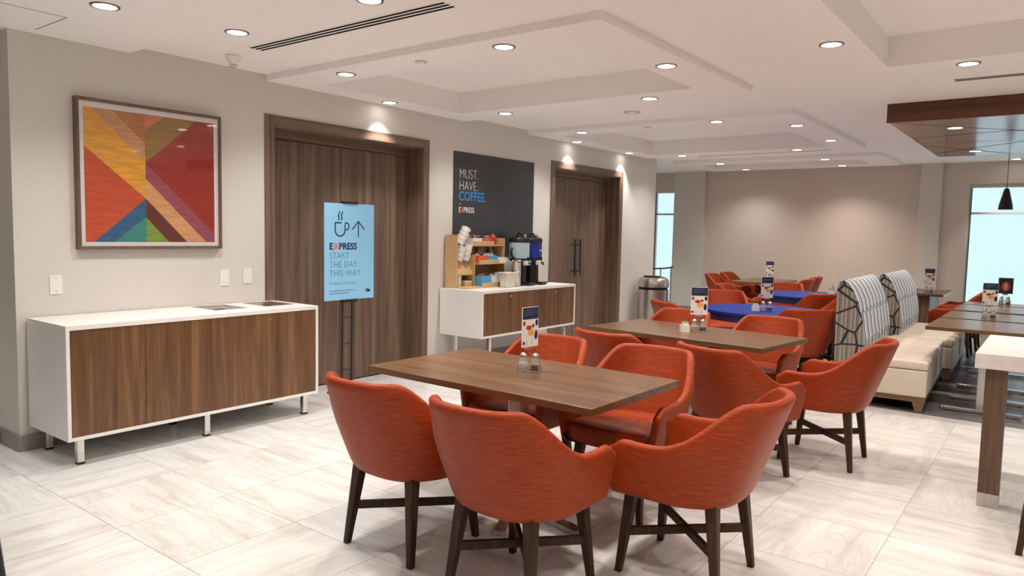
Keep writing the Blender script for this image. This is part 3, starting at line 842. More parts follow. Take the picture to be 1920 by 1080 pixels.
# ---------------------------------------------------------------- chairs
TH = .042
def chair_plan(s, zz, off):
    k = (zz - .36) / .48
    wb = .272 - .036 * sstep(.30, .75, s)
    w = wb + (.322 - wb) * min(1.0, max(0, k) / .58) ** .85 - .022 * max(0.0, (k - .58) / .42)
    xb = -.252 - .176 * k
    w -= off; xb += off
    xs, xf = -.03, .226
    if s < .36:
        return (xf + (xs - xf) * (s / .36), w)
    th = (s - .36) / .64 * PI / 2; e = 2 / 2.7
    return (xs + (xb - xs) * max(0, math.sin(th)) ** e, w * max(0, math.cos(th)) ** e)
def sstep(a, b_, x):
    q = min(1, max(0, (x - a) / (b_ - a))); return q * q * (3 - 2 * q)
def chair_ztop(s):
    return .640 - .014 * math.sin(min(1, s / .4) * PI) - .045 * max(0, 1 - s / .10) ** 2 + .207 * sstep(.32, .70, s)
def chair_proto():
    t = thing('armchair', 'x', 'chair')
    ss = [k / 30 for k in range(31)]
    rows = []
    def section(s, lat=0.0, dx=0.0, dz=0.0):
        zt = chair_ztop(s) - dz; zb = .372
        hr = TH / 2; pts = []
        for q in (0, .025, .06, .11, .2, .35, .5, .65, .8, .92, 1.0):
            zz = zb + (zt - hr - zb) * q
            off = lat + (.028 * (1 - math.sqrt(max(0, 1 - (1 - q / .11) ** 2))) if q < .11 else 0)
            x, y = chair_plan(s, zz, off); pts.append((x + dx, y, zz))
        for a in (30, 60, 90, 120, 150):
            c, si = math.cos(math.radians(a)), math.sin(math.radians(a))
            off = hr - (hr - lat) * c
            x, y = chair_plan(s, zt - hr, off); pts.append((x + dx, y, zt - hr + hr * si))
        for q in (1.0, .8, .6, .4, .2, 0):
            zz = .41 + (zt - hr - .41) * q
            x, y = chair_plan(s, zz, TH - lat); pts.append((x + dx, y, zz))
        return pts
    half = [section(0, TH / 2 * (1 - math.cos(b_)), TH / 2 * math.sin(b_), .012 * (1 - math.cos(b_))) for b_ in (PI / 2 * .99, PI / 3, PI / 6)]
    half += [section(s) for s in ss]
    rows = half + [[(x, -y, z) for x, y, z in r_] for r_ in reversed(half[:-1])]
    n = len(rows[0]); v = [p for r_ in rows for p in r_]; f = []
    for i in range(len(rows) - 1):
        for j in range(n - 1):
            f.append((i * n + j, (i + 1) * n + j, (i + 1) * n + j + 1, i * n + j + 1))
    # arm fronts and underside
    f.append(tuple(range(n))); last = (len(rows) - 1) * n; f.append(tuple(range(last + n - 1, last - 1, -1)))
    c = len(v); v.append((0, 0, .368))
    for i in range(len(rows) - 1): f.append((i * n, c, (i + 1) * n))
    f.append((last, c, 0))
    MB().add(v, f).build('upholstered_shell', 'orange', t, smooth=50)
    # seat cushion
    def outline(zz, ins):
        L_ = []
        for s in [k / 14 for k in range(15)]:
            x, y = chair_plan(s, .47, TH + .003 + ins); L_.append((min(x, .225 - ins), y))
        L_ = L_ + [(x, -y) for x, y in reversed(L_[:-1])]
        m = 9; yw = L_[-1][1]
        fr = [(.225 - ins + .040 * math.sin(PI * k / m) ** .7, yw + (-2 * yw) * k / m) for k in range(1, m)]
        return [(x, y, zz) for x, y in L_ + fr]
    rings = [outline(.372, .012), outline(.385, .0), outline(.455, .0), outline(.472, .008), outline(.480, .025), outline(.486, .06)]
    n = len(rings[0]); v = [p for r_ in rings for p in r_]; f = []
    for i in range(len(rings) - 1):
        for j in range(n):
            f.append((i * n + j, i * n + (j + 1) % n, (i + 1) * n + (j + 1) % n, (i + 1) * n + j))
    c = len(v); v.append((0, 0, .490)); o_ = (len(rings) - 1) * n
    for j in range(n): f.append((o_ + j, o_ + (j + 1) % n, c))
    f.append(tuple(range(n - 1, -1, -1)))
    MB().add(v, f).build('seat', 'orange', t, smooth=50)
    for sx in (-1, 1):
        for sy in (-1, 1):
            bx, by, tx, ty = sx * .225, sy * .213, sx * (.178 if sx < 0 else .185), sy * .172
            q0, q1 = .0145, .026
            bot = [(bx + i * q0, by + j * q0, 0) for i, j in ((-1, -1), (1, -1), (1, 1), (-1, 1))]
            top = [(tx + i * q1, ty + j * q1, .40) for i, j in ((-1, -1), (1, -1), (1, 1), (-1, 1))]
            MB().hexa(bot, top).build('leg', 'leg', t, bevel=.004)
    zs = .185
    for s, dz in ((1, 0), (-1, 0)):
        q = .535
        a = Vector((-.203, -s * .195, zs + dz)); c = Vector((.205, s * .195, zs + dz)); d = (c - a).normalized(); nn = Vector((-d.y, d.x, 0)) * .010
        b = MB(); hz = .019
        b.hexa([a - nn - Vector((0, 0, hz)), c - nn - Vector((0, 0, hz)), c + nn - Vector((0, 0, hz)), a + nn - Vector((0, 0, hz))],
               [a - nn + Vector((0, 0, hz)), c - nn + Vector((0, 0, hz)), c + nn + Vector((0, 0, hz)), a + nn + Vector((0, 0, hz))])
        b.build('stretcher', 'leg', t, bevel=.002)
    return t
CH = [
    (-2.435, 2.455, 90, 'orange armchair at the nearest table, front left, seen from behind'),
    (-1.757, 2.425, 90, 'orange armchair nearest the camera with its back turned to us'),
    (-1.27, 3.02, 180, 'orange armchair at the right end of the nearest table, side on'),
    (-2.545, 3.50, -91, 'orange armchair behind the nearest table, left of two facing us'),
    (-1.865, 3.54, -90, 'orange armchair behind the nearest table, right of two facing us'),
    (-2.42, 4.60, 83, 'orange armchair at the near left of the second wooden table'),
    (-1.57, 4.47, 72, 'orange armchair at the near right of the second wooden table'),
    (-1.23, 5.19, 180, 'orange armchair at the right end of the second wooden table'),
    (-2.67, 5.73, -95, 'orange armchair behind the second wooden table, left of two'),
    (-1.90, 5.75, -95, 'orange armchair behind the second wooden table, right of two'),
    (-2.05, 7.30, 131, 'orange armchair between the front blue table and the patterned bench'),
    (-2.98, 7.00, 48, 'orange armchair left of the front blue table near the bin'),
    (-3.19, 8.36, -70, 'orange armchair behind the front blue table facing us'),
    (-2.12, 8.50, 215, 'orange armchair at the far right of the front blue table'),
    (-2.47, 9.43, 140, 'orange armchair at the near right of the rear blue table'),
    (-3.22, 10.62, -90, 'orange armchair behind the rear blue table facing us'),
    (-3.42, 9.85, 5, 'orange armchair left of the rear blue table, side on'),
    (-4.62, 12.40, 0, 'orange armchair left of the farthest wooden table, nearer one'),
    (-4.62, 13.12, 0, 'orange armchair left of the farthest wooden table, farther one'),
    (-3.60, 12.30, 180, 'orange armchair right of the farthest wooden table, nearer one'),
    (-3.68, 13.08, 180, 'orange armchair right of the farthest wooden table, farther one'),
    (-1.12, 11.17, 180, 'orange armchair beside the rear table by the wide window'),
    (-1.10, 12.0, 180, 'orange armchair half hidden behind the one by the wide window'),
]
cp = None
for (x, y, a, lab) in CH:
    if cp is None:
        cp = chair_proto(); cp.location = (x, y, 0); cp.rotation_euler = (0, 0, math.radians(a)); cp['label'] = lab; cp['group'] = 'orange upholstered armchairs'
    else:
        dup(cp, (x, y, 0), math.radians(a), lab, 'orange upholstered armchairs')

# ---------------------------------------------------------------- tables
def prong_base(t, prongs, h, col=.042):
    MB().box(-col, col, -col * .8, col * .8, .03, h).build('column', 'steel', t, bevel=.004)
    for (px, py) in prongs:
        d = Vector((px, py, 0)); u = d.normalized(); nn = Vector((-u.y, u.x, 0)) * .032
        a = u * .02; e = d
        b = MB()
        b.hexa([a - nn, e - nn, e + nn, a + nn], [a - nn + Vector((0, 0, .05)), e - nn + Vector((0, 0, .025)), e + nn + Vector((0, 0, .025)), a + nn + Vector((0, 0, .05))])
        b.build('base_prong', 'steel', t, bevel=.003)
    MB().box(-.20, .20, -.16, .16, h, h + .012).build('mount_plate', 'blackm', t)
def rect_table(label, x, y, L_, D_, rz, z=.75, prongs=None, m='tabletop', cat='table', name='dining_table'):
    t = thing(name, label, cat, (x, y, 0), rz, 'wooden dining tables')
    MB().box(-L_ / 2, L_ / 2, -D_ / 2, D_ / 2, z - .034, z).build('tabletop', m, t, bevel=.002)
    prong_base(t, prongs or [(.16, -.34), (.45, -.06), (-.16, .34), (-.45, .06)], z - .046)
    return t
rect_table('dark brown wooden table nearest the camera', -2.285, 3.095, 1.455, .85, math.radians(-1.2))
rect_table('second brown wooden table, between the nearest table and the blue ones', -2.278, 5.37, 1.50, .79, math.radians(-6.5))
rect_table('farthest brown wooden table against the back wall', -4.13, 12.75, .75, 1.30, 0, m='tabletop_y')
def round_table(label, x, y, rad):
    t = thing('round_table', label, 'table', (x, y, 0), 0, 'round blue tables')
    MB().lathe([(rad - .004, .715), (rad, .72), (rad, .746), (rad - .004, .75)], 64).build('tabletop', 'blue', t, smooth=40)
    MB().lathe([(rad - .012, .655), (rad - .012, .7145)], 64).build('apron', 'navy', t, smooth=40)
    MB().lathe([(.20, 0), (.20, .012), (.06, .03), (.05, .06), (.045, .60)], 32).build('pedestal', 'steel', t, smooth=40)
round_table('round royal blue table in front, with a menu card', -2.455, 7.60, .60)
round_table('round royal blue table farther back, partly hidden', -2.68, 10.15, .62)
# two-top tables along the bench
for (y0, y1, lab) in ((7.30, 8.20, 'nearest'), (8.30, 9.14, 'second'), (9.32, 10.20, 'third'), (10.28, 10.80, 'farthest')):
    t = thing('cafe_table', lab + ' of the four brown tables lined up at the bench', 'table', (-.49, (y0 + y1) / 2, 0), 0, 'tables along the bench')
    h = (y1 - y0) / 2
    MB().box(-.44, .44, -h, h, .718, .75).build('tabletop', 'tabletop_y' if lab == 'x' else 'tabletop', t, bevel=.002)
    for sy in ((-1, 1) if lab == 'nearest' else (0,)):
        cy = sy * (h - .17)
        MB().box(-.035, .035, cy - .03, cy + .03, .035, .705).build('column', 'steel', t, bevel=.004)
        MB().box(-.30, .30, cy - .032, cy + .032, .006, .035).build('foot_bar', 'steel', t, bevel=.004)
        MB().box(-.22, .22, cy - .03, cy + .03, .705, .718).build('mount_plate', 'blackm', t)
        for sx in (-1, 1): MB().lathe([(.018, 0), (.018, .008)], 12, (sx * .26, cy)).build('glide', 'black', t)
# table near the wide window
t = thing('window_table', 'brown wooden table with panel base in front of the column', 'table', (-1.60, 12.35, 0), 0)
MB().box(-.30, .30, -.60, .60, .715, .75).build('tabletop', 'tabletop', t, bevel=.002)
MB().box(-.22, .12, -.48, .48, 0, .715).build('panel_base', 'hileg', t, bevel=.003)
# white counter-height table at the right
t = thing('community_table', 'tall table with thick cream top and walnut leg at right edge', 'table', (0, 0, 0), 0)
MB().box(-.355, .75, 4.78, 5.80, .797, .882).build('tabletop', 'quartz', t, bevel=.003)
for x0, yy in ((-.306, 4.84), (.60, 4.84), (.14, 5.64), (.60, 5.64)):
    lg = MB().box(x0, x0 + .104, yy, yy + .10, .078, .797).build('leg', 'hileg', t, bevel=.003)
    MB().box(x0 - .001, x0 + .105, yy - .001, yy + .101, 0, .078).build('leg_cap', 'steel', lg, bevel=.002)
# counter stool beside it (only a leg reaches into the picture)
t = thing('counter_stool', 'dark wooden stool leg at the right edge beside the tall table', 'stool', (.125, 4.40, 0), 0)
for sx in (-1, 1):
    for sy in (-1, 1):
        MB().hexa([(sx * .205 + i * .014, sy * .205 + j * .014, 0) for i, j in ((-1, -1), (1, -1), (1, 1), (-1, 1))],
                  [(sx * .15 + i * .02, sy * .15 + j * .02, .58) for i, j in ((-1, -1), (1, -1), (1, 1), (-1, 1))]).build('leg', 'leg', t, bevel=.003)
MB().box(-.18, .18, -.18, .18, .58, .64).build('seat', 'orange', t, bevel=.02, seg=3)
for sy in (-1, 1): MB().box(-.185, .185, sy * .185 - .01, sy * .185 + .01, .20, .235).build('stretcher', 'leg', t)

# ---------------------------------------------------------------- banquettes
def banquette(label, x, y, ln, rz):
    t = thing('banquette', label, 'bench', (x, y, 0), rz, 'patterned bench seats')
    # local: x from -0.76 (back) to 0 (seat front), y from 0 to ln
    MB().box(-.60, 0, .0, ln, .135, .372).build('seat_box', 'vinyl', t, bevel=.016, seg=3)
    MB().box(-.60, .006, -.006, ln + .006, .374, .455).build('seat_cushion', 'vinyl', t, bevel=.028, seg=4)
    for yy in (ln * .5,):
        MB().box(-.58, .0095, yy - .004, yy + .004, .20, .45).build('seam_welt', 'vinyl', t, bevel=.003)
    prof = [(-.53, .40), (-.515, .60), (-.535, .76), (-.575, .92), (-.63, 1.04), (-.672, 1.105), (-.712, 1.125), (-.75, 1.105), (-.765, 1.06), (-.765, .90), (-.762, .55), (-.745, .10), (-.60, .10), (-.60, .40)]
    n = len(prof); b = MB()
    y0, y1 = .03, ln - .03
    v = [(p[0], y0, p[1]) for p in prof] + [(p[0], y1, p[1]) for p in prof]
    b.add(v, [(i, (i + 1) % n, n + (i + 1) % n, n + i) for i in range(n)], 0)
    o = b.add(v, [tuple(range(n)), tuple(range(2 * n - 1, n - 1, -1))], 1).build('backrest', ['bqfront', 'bqside'], t, smooth=35)
    MB().box(-.70, -.01, .02, ln - .02, .09, .134).build('base_rail', 'bqwood', t, bevel=.003)
    for yy in (.05, ln - .05):
        for xx, s in ((-.06, 1), (-.62, -1)):
            MB().hexa([(xx - .02, yy - .02, 0), (xx + .03, yy - .02, 0), (xx + .03, yy + .02, 0), (xx - .02, yy + .02, 0)],
                      [(xx - .05, yy - .025, .09), (xx + .05, yy - .025, .09), (xx + .05, yy + .025, .09), (xx - .05, yy + .025, .09)]).build('leg', 'bqwood', t, bevel=.002)
banquette('nearer bench with striped high back and cream seat', -.868, 7.12, 1.72, math.radians(2.6))
banquette('farther bench with striped high back and cream seat', -.862, 8.93, 1.62, math.radians(1.5))

# ---------------------------------------------------------------- table caddies, shakers, cards
def caddy_set(x, y, z, rot, card_rot, where, kind=0, extra=False):
    # wire caddy
    t = thing('wire_caddy', 'chrome wire caddy on ' + where, 'caddy', (x, y, z), rot, 'condiment caddies')
    b = MB()
    for zz in (.006, .045):
        b.tube([(-.062 + .02 * 0, -.032, zz), (.062, -.032, zz), (.066, 0, zz), (.062, .032, zz), (-.062, .032, zz), (-.066, 0, zz)], .0022, 6, closed=True)
    b.build('wire_rim', 'chrome', t)
    for sx in (-1, 1):
        for sy in (-1, 1):
            MB().tube([(sx * .055, sy * .032, .0), (sx * .058, sy * .034, .012), (sx * .055, sy * .032, .045)], .003, 6).build('foot', 'chrome', t)
    MB().tube([(0, 0, .006), (0, 0, .125)], .0025, 6).build('holder_post', 'chrome', t)
    MB().box(-.03, .03, -.003, .003, .118, .135).build('card_clip', 'chrome', t)
    # shakers
    for k, (sx, fill, nm) in enumerate(((-.033, 'salt', 'salt'), (.033, 'pepper', 'pepper'))):
        c, s = math.cos(rot), math.sin(rot)
        q = thing(nm + '_shaker', 'glass %s shaker in the caddy on %s' % (nm, where), 'shaker', (x + sx * c, y + sx * s, z + .002), rot, 'table shakers')
        MB().lathe([(.021, 0), (.024, .004), (.024, .05), (.020, .066), (.018, .078)], 14).build('glass_body', 'clear', q, smooth=40)
        MB().lathe([(.0195, .003), (.0205, .006), (.0205, .045 if k == 0 else .034)], 14).build('contents', fill, q, smooth=40)
        MB().lathe([(.020, .076), (.020, .088), (.012, .098), (.0, .100)], 14, cap=False).build('lid', 'chrome', q, smooth=40)
    # menu card
    t = thing('menu_card', 'small upright menu card on ' + where, 'menu card', (x, y, z + .135), card_rot, 'table menu cards')
    # local: face towards -y, width along x
    if kind == 0:
        MB().box(-.065, .065, -.002, .002, 0, .215).build('card', 'paperwhite', t)
        hd = MB().box(-.063, .063, -.0028, -.002, .150, .213).build('header', 'ink', t)
        for j, (w0, w1) in enumerate(((-.045, .03), (-.05, .045), (-.05, .015))):
            MB().box(w0, w1, -.0033, -.0028, .196 - j * .012, .199 - j * .012).build('header_line', 'inkgrey', hd)
        def blob(cx, cz, rx, rz, m, ya=.0028, nm='food_print'):
            MB().prism([(cx + rx * math.cos(2 * PI * i / 14), cz + rz * math.sin(2 * PI * i / 14)) for i in range(14)], 'Y', -ya, -.002).build(nm, m, t)
        blob(0, .088, .042, .040, 'inkwhite'); blob(.006, .078, .026, .020, 'yolk', .0032); blob(-.014, .104, .022, .013, 'redfood', .0034); blob(.020, .112, .012, .010, 'redfood', .0034)
        blob(.046, .062, .013, .026, 'ink'); blob(-.050, .128, .011, .013, 'redfood'); blob(.050, .128, .011, .017, 'ink'); blob(-.052, .022, .010, .009, 'pepper')
        stroke_b = MB(); stroke_b.box(-.028, -.026, -.0028, -.002, .010, .035); stroke_b.box(.014, .016, -.0028, -.002, .010, .035); stroke_b.build('lettering_rule', 'ink', t)
    else:
        MB().box(-.075, .075, -.002, .002, 0, .19).build('card', 'blackm', t)
        MB().prism([(.045 * math.cos(2 * PI * i / 18), .085 + .058 * math.sin(2 * PI * i / 18)) for i in range(18)], 'Y', -.0028, -.002).build('photo_print', 'redfood', t)
        MB().prism([(.018 * math.cos(2 * PI * i / 14), .085 + .045 * math.sin(2 * PI * i / 14)) for i in range(14)], 'Y', -.0034, -.002).build('photo_print', 'kraft', t)
    if extra:
        # small packet holder beside the caddy
        c, s = math.cos(rot), math.sin(rot)
        t = thing('packet_holder', 'clear packet holder with sachets on ' + where, 'holder', (x - .106 * c, y - .106 * s, z), rot, 'sachet holders')
        b = MB(); b.box(-.032, .032, -.04, -.037, 0, .05); b.box(-.032, .032, .037, .04, 0, .05); b.box(-.032, -.029, -.037, .037, 0, .05); b.box(.029, .032, -.037, .037, 0, .05); b.box(-.029, .029, -.037, .037, 0, .003)
        b.build('tray', 'bx_white', t)
        for k, mm in enumerate(('paper', 'plantgreen', 'paper', 'plantgreen')):
            MB().box(-.024, .024, -.03 + k * .016, -.022 + k * .016, .004, .070 + .008 * (k % 2)).build('sachet', mm, t)
caddy_set(-2.266, 3.163, .75, math.radians(25), math.radians(84), 'the nearest wooden table')
caddy_set(-2.245, 5.401, .75, math.radians(35), math.radians(34), 'the second wooden table', extra=True)
caddy_set(-2.38, 7.455, .75, math.radians(30), math.radians(48), 'the front blue table', extra=True)
caddy_set(-3.93, 12.40, .75, math.radians(15), math.radians(18), 'the farthest wooden table')
caddy_set(-1.52, 12.05, .75, math.radians(10), math.radians(10), 'the table before the column')
caddy_set(-.543, 8.50, .75, math.radians(5), math.radians(14), 'the second brown bench table')
caddy_set(-.525, 10.55, .75, math.radians(5), math.radians(8), 'the farthest brown bench table', kind=1)
caddy_set(-2.48, 10.55, .75, math.radians(95), math.radians(104), 'the rear blue table', extra=True)

# ---------------------------------------------------------------- coffee station
CT = .882
RX, RY = -5.343, 5.84
t = thing('condiment_rack', 'birch wooden tiered rack filled with cups, sachets and boxes', 'rack', (RX, RY, CT), 0)
RW = .84
def rbox(nm, *q, m='birch', bev=.002): return MB().box(*q).build(nm, m, t, bevel=bev)
rbox('side_panel', 0, .17, 0, .014, .0, .575)
rbox('side_panel', 0, .17, RW - .014, RW, .0, .545)
rbox('back_panel', 0, .010, .014, RW - .014, .0, .575)
rbox('divider', .010, .19, .27, .284, .0, .36)
rbox('base_board', .010, .30, .014, RW - .014, .0, .018)
rbox('front_lip', .288, .30, .284, RW - .014, .018, .055)
rbox('shelf', .010, .25, .284, RW - .014, .255, .268)
rbox('front_lip', .238, .25, .284, RW - .20, .268, .305)
rbox('shelf', .010, .17, .284, RW - .014, .455, .468)
rbox('front_lip', .158, .17, .284, RW - .20, .468, .510)
MB().hexa([(.010, .014, .20), (.17, .014, .14), (.17, .27, .14), (.010, .27, .20)], [(.010, .014, .214), (.17, .014, .154), (.17, .27, .154), (.010, .27, .214)]).build('slanted_shelf', 'birch', t, bevel=.001)
MB().hexa([(.155, .016, .15), (.168, .016, .15), (.168, .268, .15), (.155, .268, .15)], [(.06, .016, .345), (.073, .016, .345), (.073, .268, .345), (.06, .268, .345)]).build('slanted_front', 'birch', t, bevel=.001)
def at(dx, dy, dz): return (RX + dx, RY + dy, CT + dz)
def item_box(nm, label, m, x0, x1, y0, y1, z0, h, cat='box', fill=None, fl_lab=None):
    q = thing(nm, label, cat, at((x0 + x1) / 2, (y0 + y1) / 2, z0), 0, 'boxes in the wooden rack')
    hx, hy = (x1 - x0) / 2, (y1 - y0) / 2; w = .003
    b = MB(); b.box(-hx, hx, -hy, hy, 0, w); b.box(-hx, hx, -hy, -hy + w, w, h); b.box(-hx, hx, hy - w, hy, w, h); b.box(-hx, -hx + w, -hy + w, hy - w, w, h * 1.0); b.box(hx - w, hx, -hy + w, hy - w, w, h)
    b.build('carton', m, q)
    if fill:
        rr = random.Random(hash(label) % 1000)
        for k in range(9):
            yy = -hy + .012 + (2 * hy - .024) * k / 8; tilt = rr.uniform(-.012, .012); xx = rr.uniform(-hx * .5, hx * .3); hh = h + rr.uniform(.008, .035)
            MB().hexa([(xx, yy - .004, w), (xx + .035, yy - .004, w), (xx + .035, yy + .004, w), (xx, yy + .004, w)],
                      [(xx + tilt, yy - .004 + tilt, hh), (xx + .035 + tilt, yy - .004 + tilt, hh), (xx + .035 + tilt, yy + .004 + tilt, hh), (xx + tilt, yy + .004 + tilt, hh)]).build('sachet', fill[k % len(fill)], q)
item_box('carton', 'white carton on the top shelf of the rack', 'bx_white', .04, .155, .29, .44, .469, .075, fill=('packets', 'redbag', 'packets', 'paper'))
item_box('carton', 'orange carton on the top shelf of the rack', 'bx_orange', .04, .155, .45, .60, .469, .075, fill=('packets', 'packets2', 'black', 'packets'))
item_box('carton', 'orange carton on the middle shelf of the rack', 'bx_orange', .10, .234, .29, .455, .269, .085, fill=('paper', 'pepper', 'paper', 'redbag'))
item_box('carton', 'blue carton on the middle shelf of the rack', 'bx_blue', .10, .234, .465, .62, .269, .080, fill=('paper', 'paper', 'packets2'))
item_box('carton', 'blue carton on the bottom shelf of the rack', 'bx_blue', .14, .285, .29, .45, .019, .110, fill=('packets', 'packets', 'redbag', 'packets2'))
item_box('carton', 'white carton on the bottom shelf of the rack', 'bx_white', .14, .285, .46, .60, .019, .105, fill=('paper', 'packets', 'paper'))
item_box('carton', 'low white carton at the right of the middle shelf', 'bx_white', .10, .236, .64, .80, .269, .06)
item_box('carton', 'kraft carton at the lower right of the rack', 'kraft', .10, .27, .62, .80, .019, .11, fill=('paper', 'paper', 'paper'))
# cup stacks
def cup_stack(label, p0, p1, r0, r1, n, m='paper'):
    q = thing('cup_stack', label, 'cups', p0, 0, 'stacked paper cups')
    v = Vector(p1) - Vector(p0); ln = v.length
    q.rotation_mode = 'QUATERNION'; q.rotation_quaternion = v.to_track_quat('Z', 'Y')
    step = ln / n
    prof = []
    for k in range(n):
        c = MB().lathe([(r0, k * step), (r0 + (r1 - r0) * .85, k * step + step * .9), (r1 + .003, k * step + step * .93), (r1 + .003, k * step + step * 1.0), (r1 - .004, k * step + step)], 18).build('cup', m, q, smooth=35)
cup_stack('stack of white cups leaning at the upper left of the rack', at(.125, .075, .475), at(.125, .20, .645), .042, .054, 4)
cup_stack('white cups lying in the middle left bay of the rack, left', at(.125, .072, .300), at(.145, .110, .455), .044, .052, 3)
cup_stack('white cups lying in the middle left bay of the rack, right', at(.125, .185, .300), at(.145, .223, .475), .044, .052, 3)
cup_stack('small white cup stack at the lower left of the rack', at(.12, .08, .019), at(.12, .08, .135), .034, .040, 3)
q = thing('napkin_box', 'small wooden box at the lower left of the rack', 'box', at(.12, .18, .019), 0)
MB().box(-.05, .06, -.045, .07, 0, .05).build('box_body', 'birch', q, bevel=.002)
MB().box(-.045, .055, -.04, .065, .05, .056).build('napkins', 'paper', q)
# bags of sachets
def pouch(label, p, w, h, d, mats):
    q = thing('sachet_bag', label, 'bag', p, 0, 'sachet bags in the rack')
    b = MB(); n = 12; rings = []
    for k, (f, zz) in enumerate(((.80, 0), (1.0, .12), (1.05, .4), (.95, .75), (.5, .95), (.25, 1.0))):
        rings.append([(d * f * math.cos(2 * PI * i / n) * (1 + .08 * math.sin(3 * i + k)), w * f * math.sin(2 * PI * i / n) * (1 + .07 * math.cos(2 * i + k)), h * zz) for i in range(n)])
    v = [p_ for r_ in rings for p_ in r_]; f = []
    for i in range(len(rings) - 1):
        for j in range(n): f.append((i * n + j, i * n + (j + 1) % n, (i + 1) * n + (j + 1) % n, (i + 1) * n + j))
    f.append(tuple(range(n - 1, -1, -1))); f.append(tuple(range((len(rings) - 1) * n, len(rings) * n)))
    b.add(v, f).build('pouch', mats[0], q, smooth=60)
    MB().box(-.004, .004, -w * .3, w * .3, h * .97, h * 1.1).build('crimp', mats[1], q)
pouch('blue and silver sachet bag on the middle shelf', at(.046, .53, .270), .04, .18, .026, ('packets2', 'paper'))
pouch('clear bag of pink sachets at the right of the middle shelf', at(.046, .72, .270), .045, .165, .028, ('packets', 'paper'))
pouch('red foil bag at the upper right of the rack', at(.08, .72, .470), .05, .12, .04, ('redbag', 'redbag'))
# cream tub with clear lid, cup stack behind
q = thing('ice_tub', 'cream plastic tub with a lid on the coffee cabinet', 'tub', (-4.955, 6.46, CT))
MB().hexa([(-.052, -.075, 0), (.052, -.075, 0), (.052, .075, 0), (-.052, .075, 0)], [(-.062, -.088, .155), (.062, -.088, .155), (.062, .088, .155), (-.062, .088, .155)]).build('tub_body', 'tub', q, bevel=.012, seg=3)
MB().box(-.07, .07, -.102, .102, .155, .168).build('lid', 'tub', q, bevel=.004)
q = thing('metal_canister', 'ribbed metal canister between the rack and the dispensers', 'canister', (-4.965, 6.635, CT))
prof = [(.050, 0)]
for k in range(14): prof += [(.053, .01 + k * .0195), (.050, .0195 + k * .0195)]
MB().lathe(prof + [(.053, .29)], 24).build('canister_body', 'steel', q, smooth=25)
MB().lathe([(.056, .285), (.056, .30), (.05, .305)], 24).build('rim', 'chrome', q, smooth=40)
q = thing('lid_holder', 'black upright lid holder between the rack and the dispensers', 'holder', (-5.285, 6.735, CT))
MB().box(-.045, .045, -.045, .04, 0, .012).build('holder_base', 'black', q, bevel=.003)
MB().lathe([(.040, .012), (.040, .40), (.034, .41)], 20).build('holder_tube', 'black', q, smooth=40)
MB().lathe([(.030, .41), (.043, .42), (.043, .435), (.030, .445)], 20).build('top_lid', 'black', q, smooth=40)
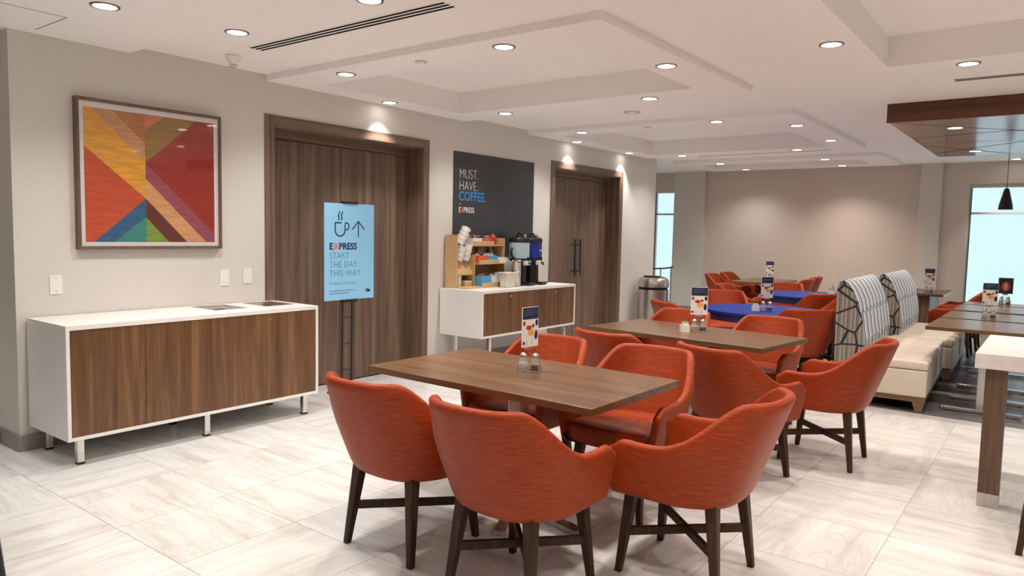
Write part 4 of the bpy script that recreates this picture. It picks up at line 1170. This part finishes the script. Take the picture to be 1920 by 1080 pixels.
def dispenser(label, y, m, lettering):
    q = thing('coffee_dispenser', label, 'dispenser', (-5.10, y, CT), 0, 'coffee dispensers')
    MB().box(-.13, .15, -.112, .112, 0, .022).build('foot_plate', 'black', q, bevel=.006)
    MB().lathe([(.088, .022), (.084, .06), (.080, .28)], 28).build('stand', 'black', q, smooth=40)
    MB().lathe([(.11, .28), (.118, .295), (.118, .315)], 32).build('lower_collar', 'black', q, smooth=40)
    bd = MB().lathe([(.120, .315), (.120, .50)], 32).build('body_wrap', m, q, smooth=40)
    MB().lathe([(.124, .50), (.124, .535), (.112, .555), (.06, .565)], 32).build('top_collar', 'black', q, smooth=40)
    lid = MB().lathe([(.06, .563), (.055, .585), (.03, .592)], 24).build('lid', 'black', q, smooth=40)
    MB().tube([(-.02, -.07, .560), (-.02, -.05, .60), (-.02, 0, .612), (-.02, .05, .60), (-.02, .07, .560)], .013, 8).build('carry_handle', 'black', lid, smooth=40)
    MB().lathe([(.014, .555), (.014, .590), (.010, .595)], 12, (.055, .03)).build('knob', 'chrome', q, smooth=40)
    fa = MB().box(.085, .14, -.045, .045, .235, .290).build('faucet_block', 'plate', q, bevel=.008)
    MB().tube([(.135, 0, .262), (.165, 0, .262), (.172, 0, .235)], .012, 10).build('spout', 'black', fa, smooth=40)
    MB().box(.12, .145, -.012, .012, .285, .33).build('tap_lever', 'black', fa, bevel=.003)
    if not lettering:
        MB().tube([(-.02, -.115, .43), (0.0, -.165, .40), (.02, -.175, .35), (.03, -.12, .305)], .014, 8).build('side_handle', 'black', q, smooth=40)
    MB().box(.10, .20, -.07, .07, .022, .034).build('drip_tray', 'black', q, bevel=.003)
    if lettering:
        MB().box(.1195, .1225, -.015, .035, .40, .412).build('lettering_bar', 'inkwhite', bd)
dispenser('coffee dispenser with a pale blue wrap on the cabinet', 6.865, 'paleblue', False)
dispenser('coffee dispenser with a royal blue wrap on the cabinet', 7.12, 'royal', True)

# ---------------------------------------------------------------- bin, rail, left foreground leg
t = thing('waste_bin', 'round stainless steel waste bin at the end of the wall', 'bin', (-5.055, 10.32, 0))
R_ = .235
MB().lathe([(R_, .02), (R_, .66)], 40).build('bin_body', 'steel', t, smooth=40)
MB().lathe([(R_ + .003, 0), (R_ + .003, .03)], 40).build('base_ring', 'black', t, smooth=40)
MB().lathe([(R_ - .012, .66), (R_ - .012, .70)], 40).build('shadow_gap', 'dark', t, smooth=40)
MB().lathe([(R_ + .006, .70), (R_ + .006, .79), (R_ - .02, .835), (R_ - .09, .862), (.10, .866)], 40).build('lid', 'steel', t, smooth=30)
MB().prism([(.0 + .14 * math.cos(a), -.05 + .11 * math.sin(a)) for a in [2 * PI * k / 20 for k in range(20)]], 'Z', .865, .869).build('lid_opening', 'dark', t)
t = thing('metal_rail', 'dark metal rail standing before the narrow left window', 'rail', (-5.97, 12.6, 0))
MB().tube([(-.36, 0, .862), (-.18, 0, .868), (0, 0, .88), (.10, 0, .895), (.19, 0, .915)], .014, 8).build('top_rail', 'blackm', t, smooth=40)
for x in (-.33, -.06, .15): MB().tube([(x, 0, 0), (x, 0, .88 if x < .1 else .90)], .013, 8).build('post', 'steel', t, smooth=40)
for z in (.40, .33): MB().tube([(-.33, 0, z), (.15, 0, z)], .007, 8).build('crossbar', 'steel', t, smooth=40)
t = thing('side_stand', 'black splayed stand leg at the lower left corner', 'stand', (-3.74, .86, 0))
for k in range(3):
    a = math.radians(k * 120 + 35)
    MB().tube([(.355 * math.cos(a), .355 * math.sin(a), .0), (.285 * math.cos(a), .285 * math.sin(a), .55)], .016, 8).build('leg', 'black', t, smooth=40)
MB().lathe([(.30, .55), (.30, .575)], 28).build('top', 'black', t, smooth=40)
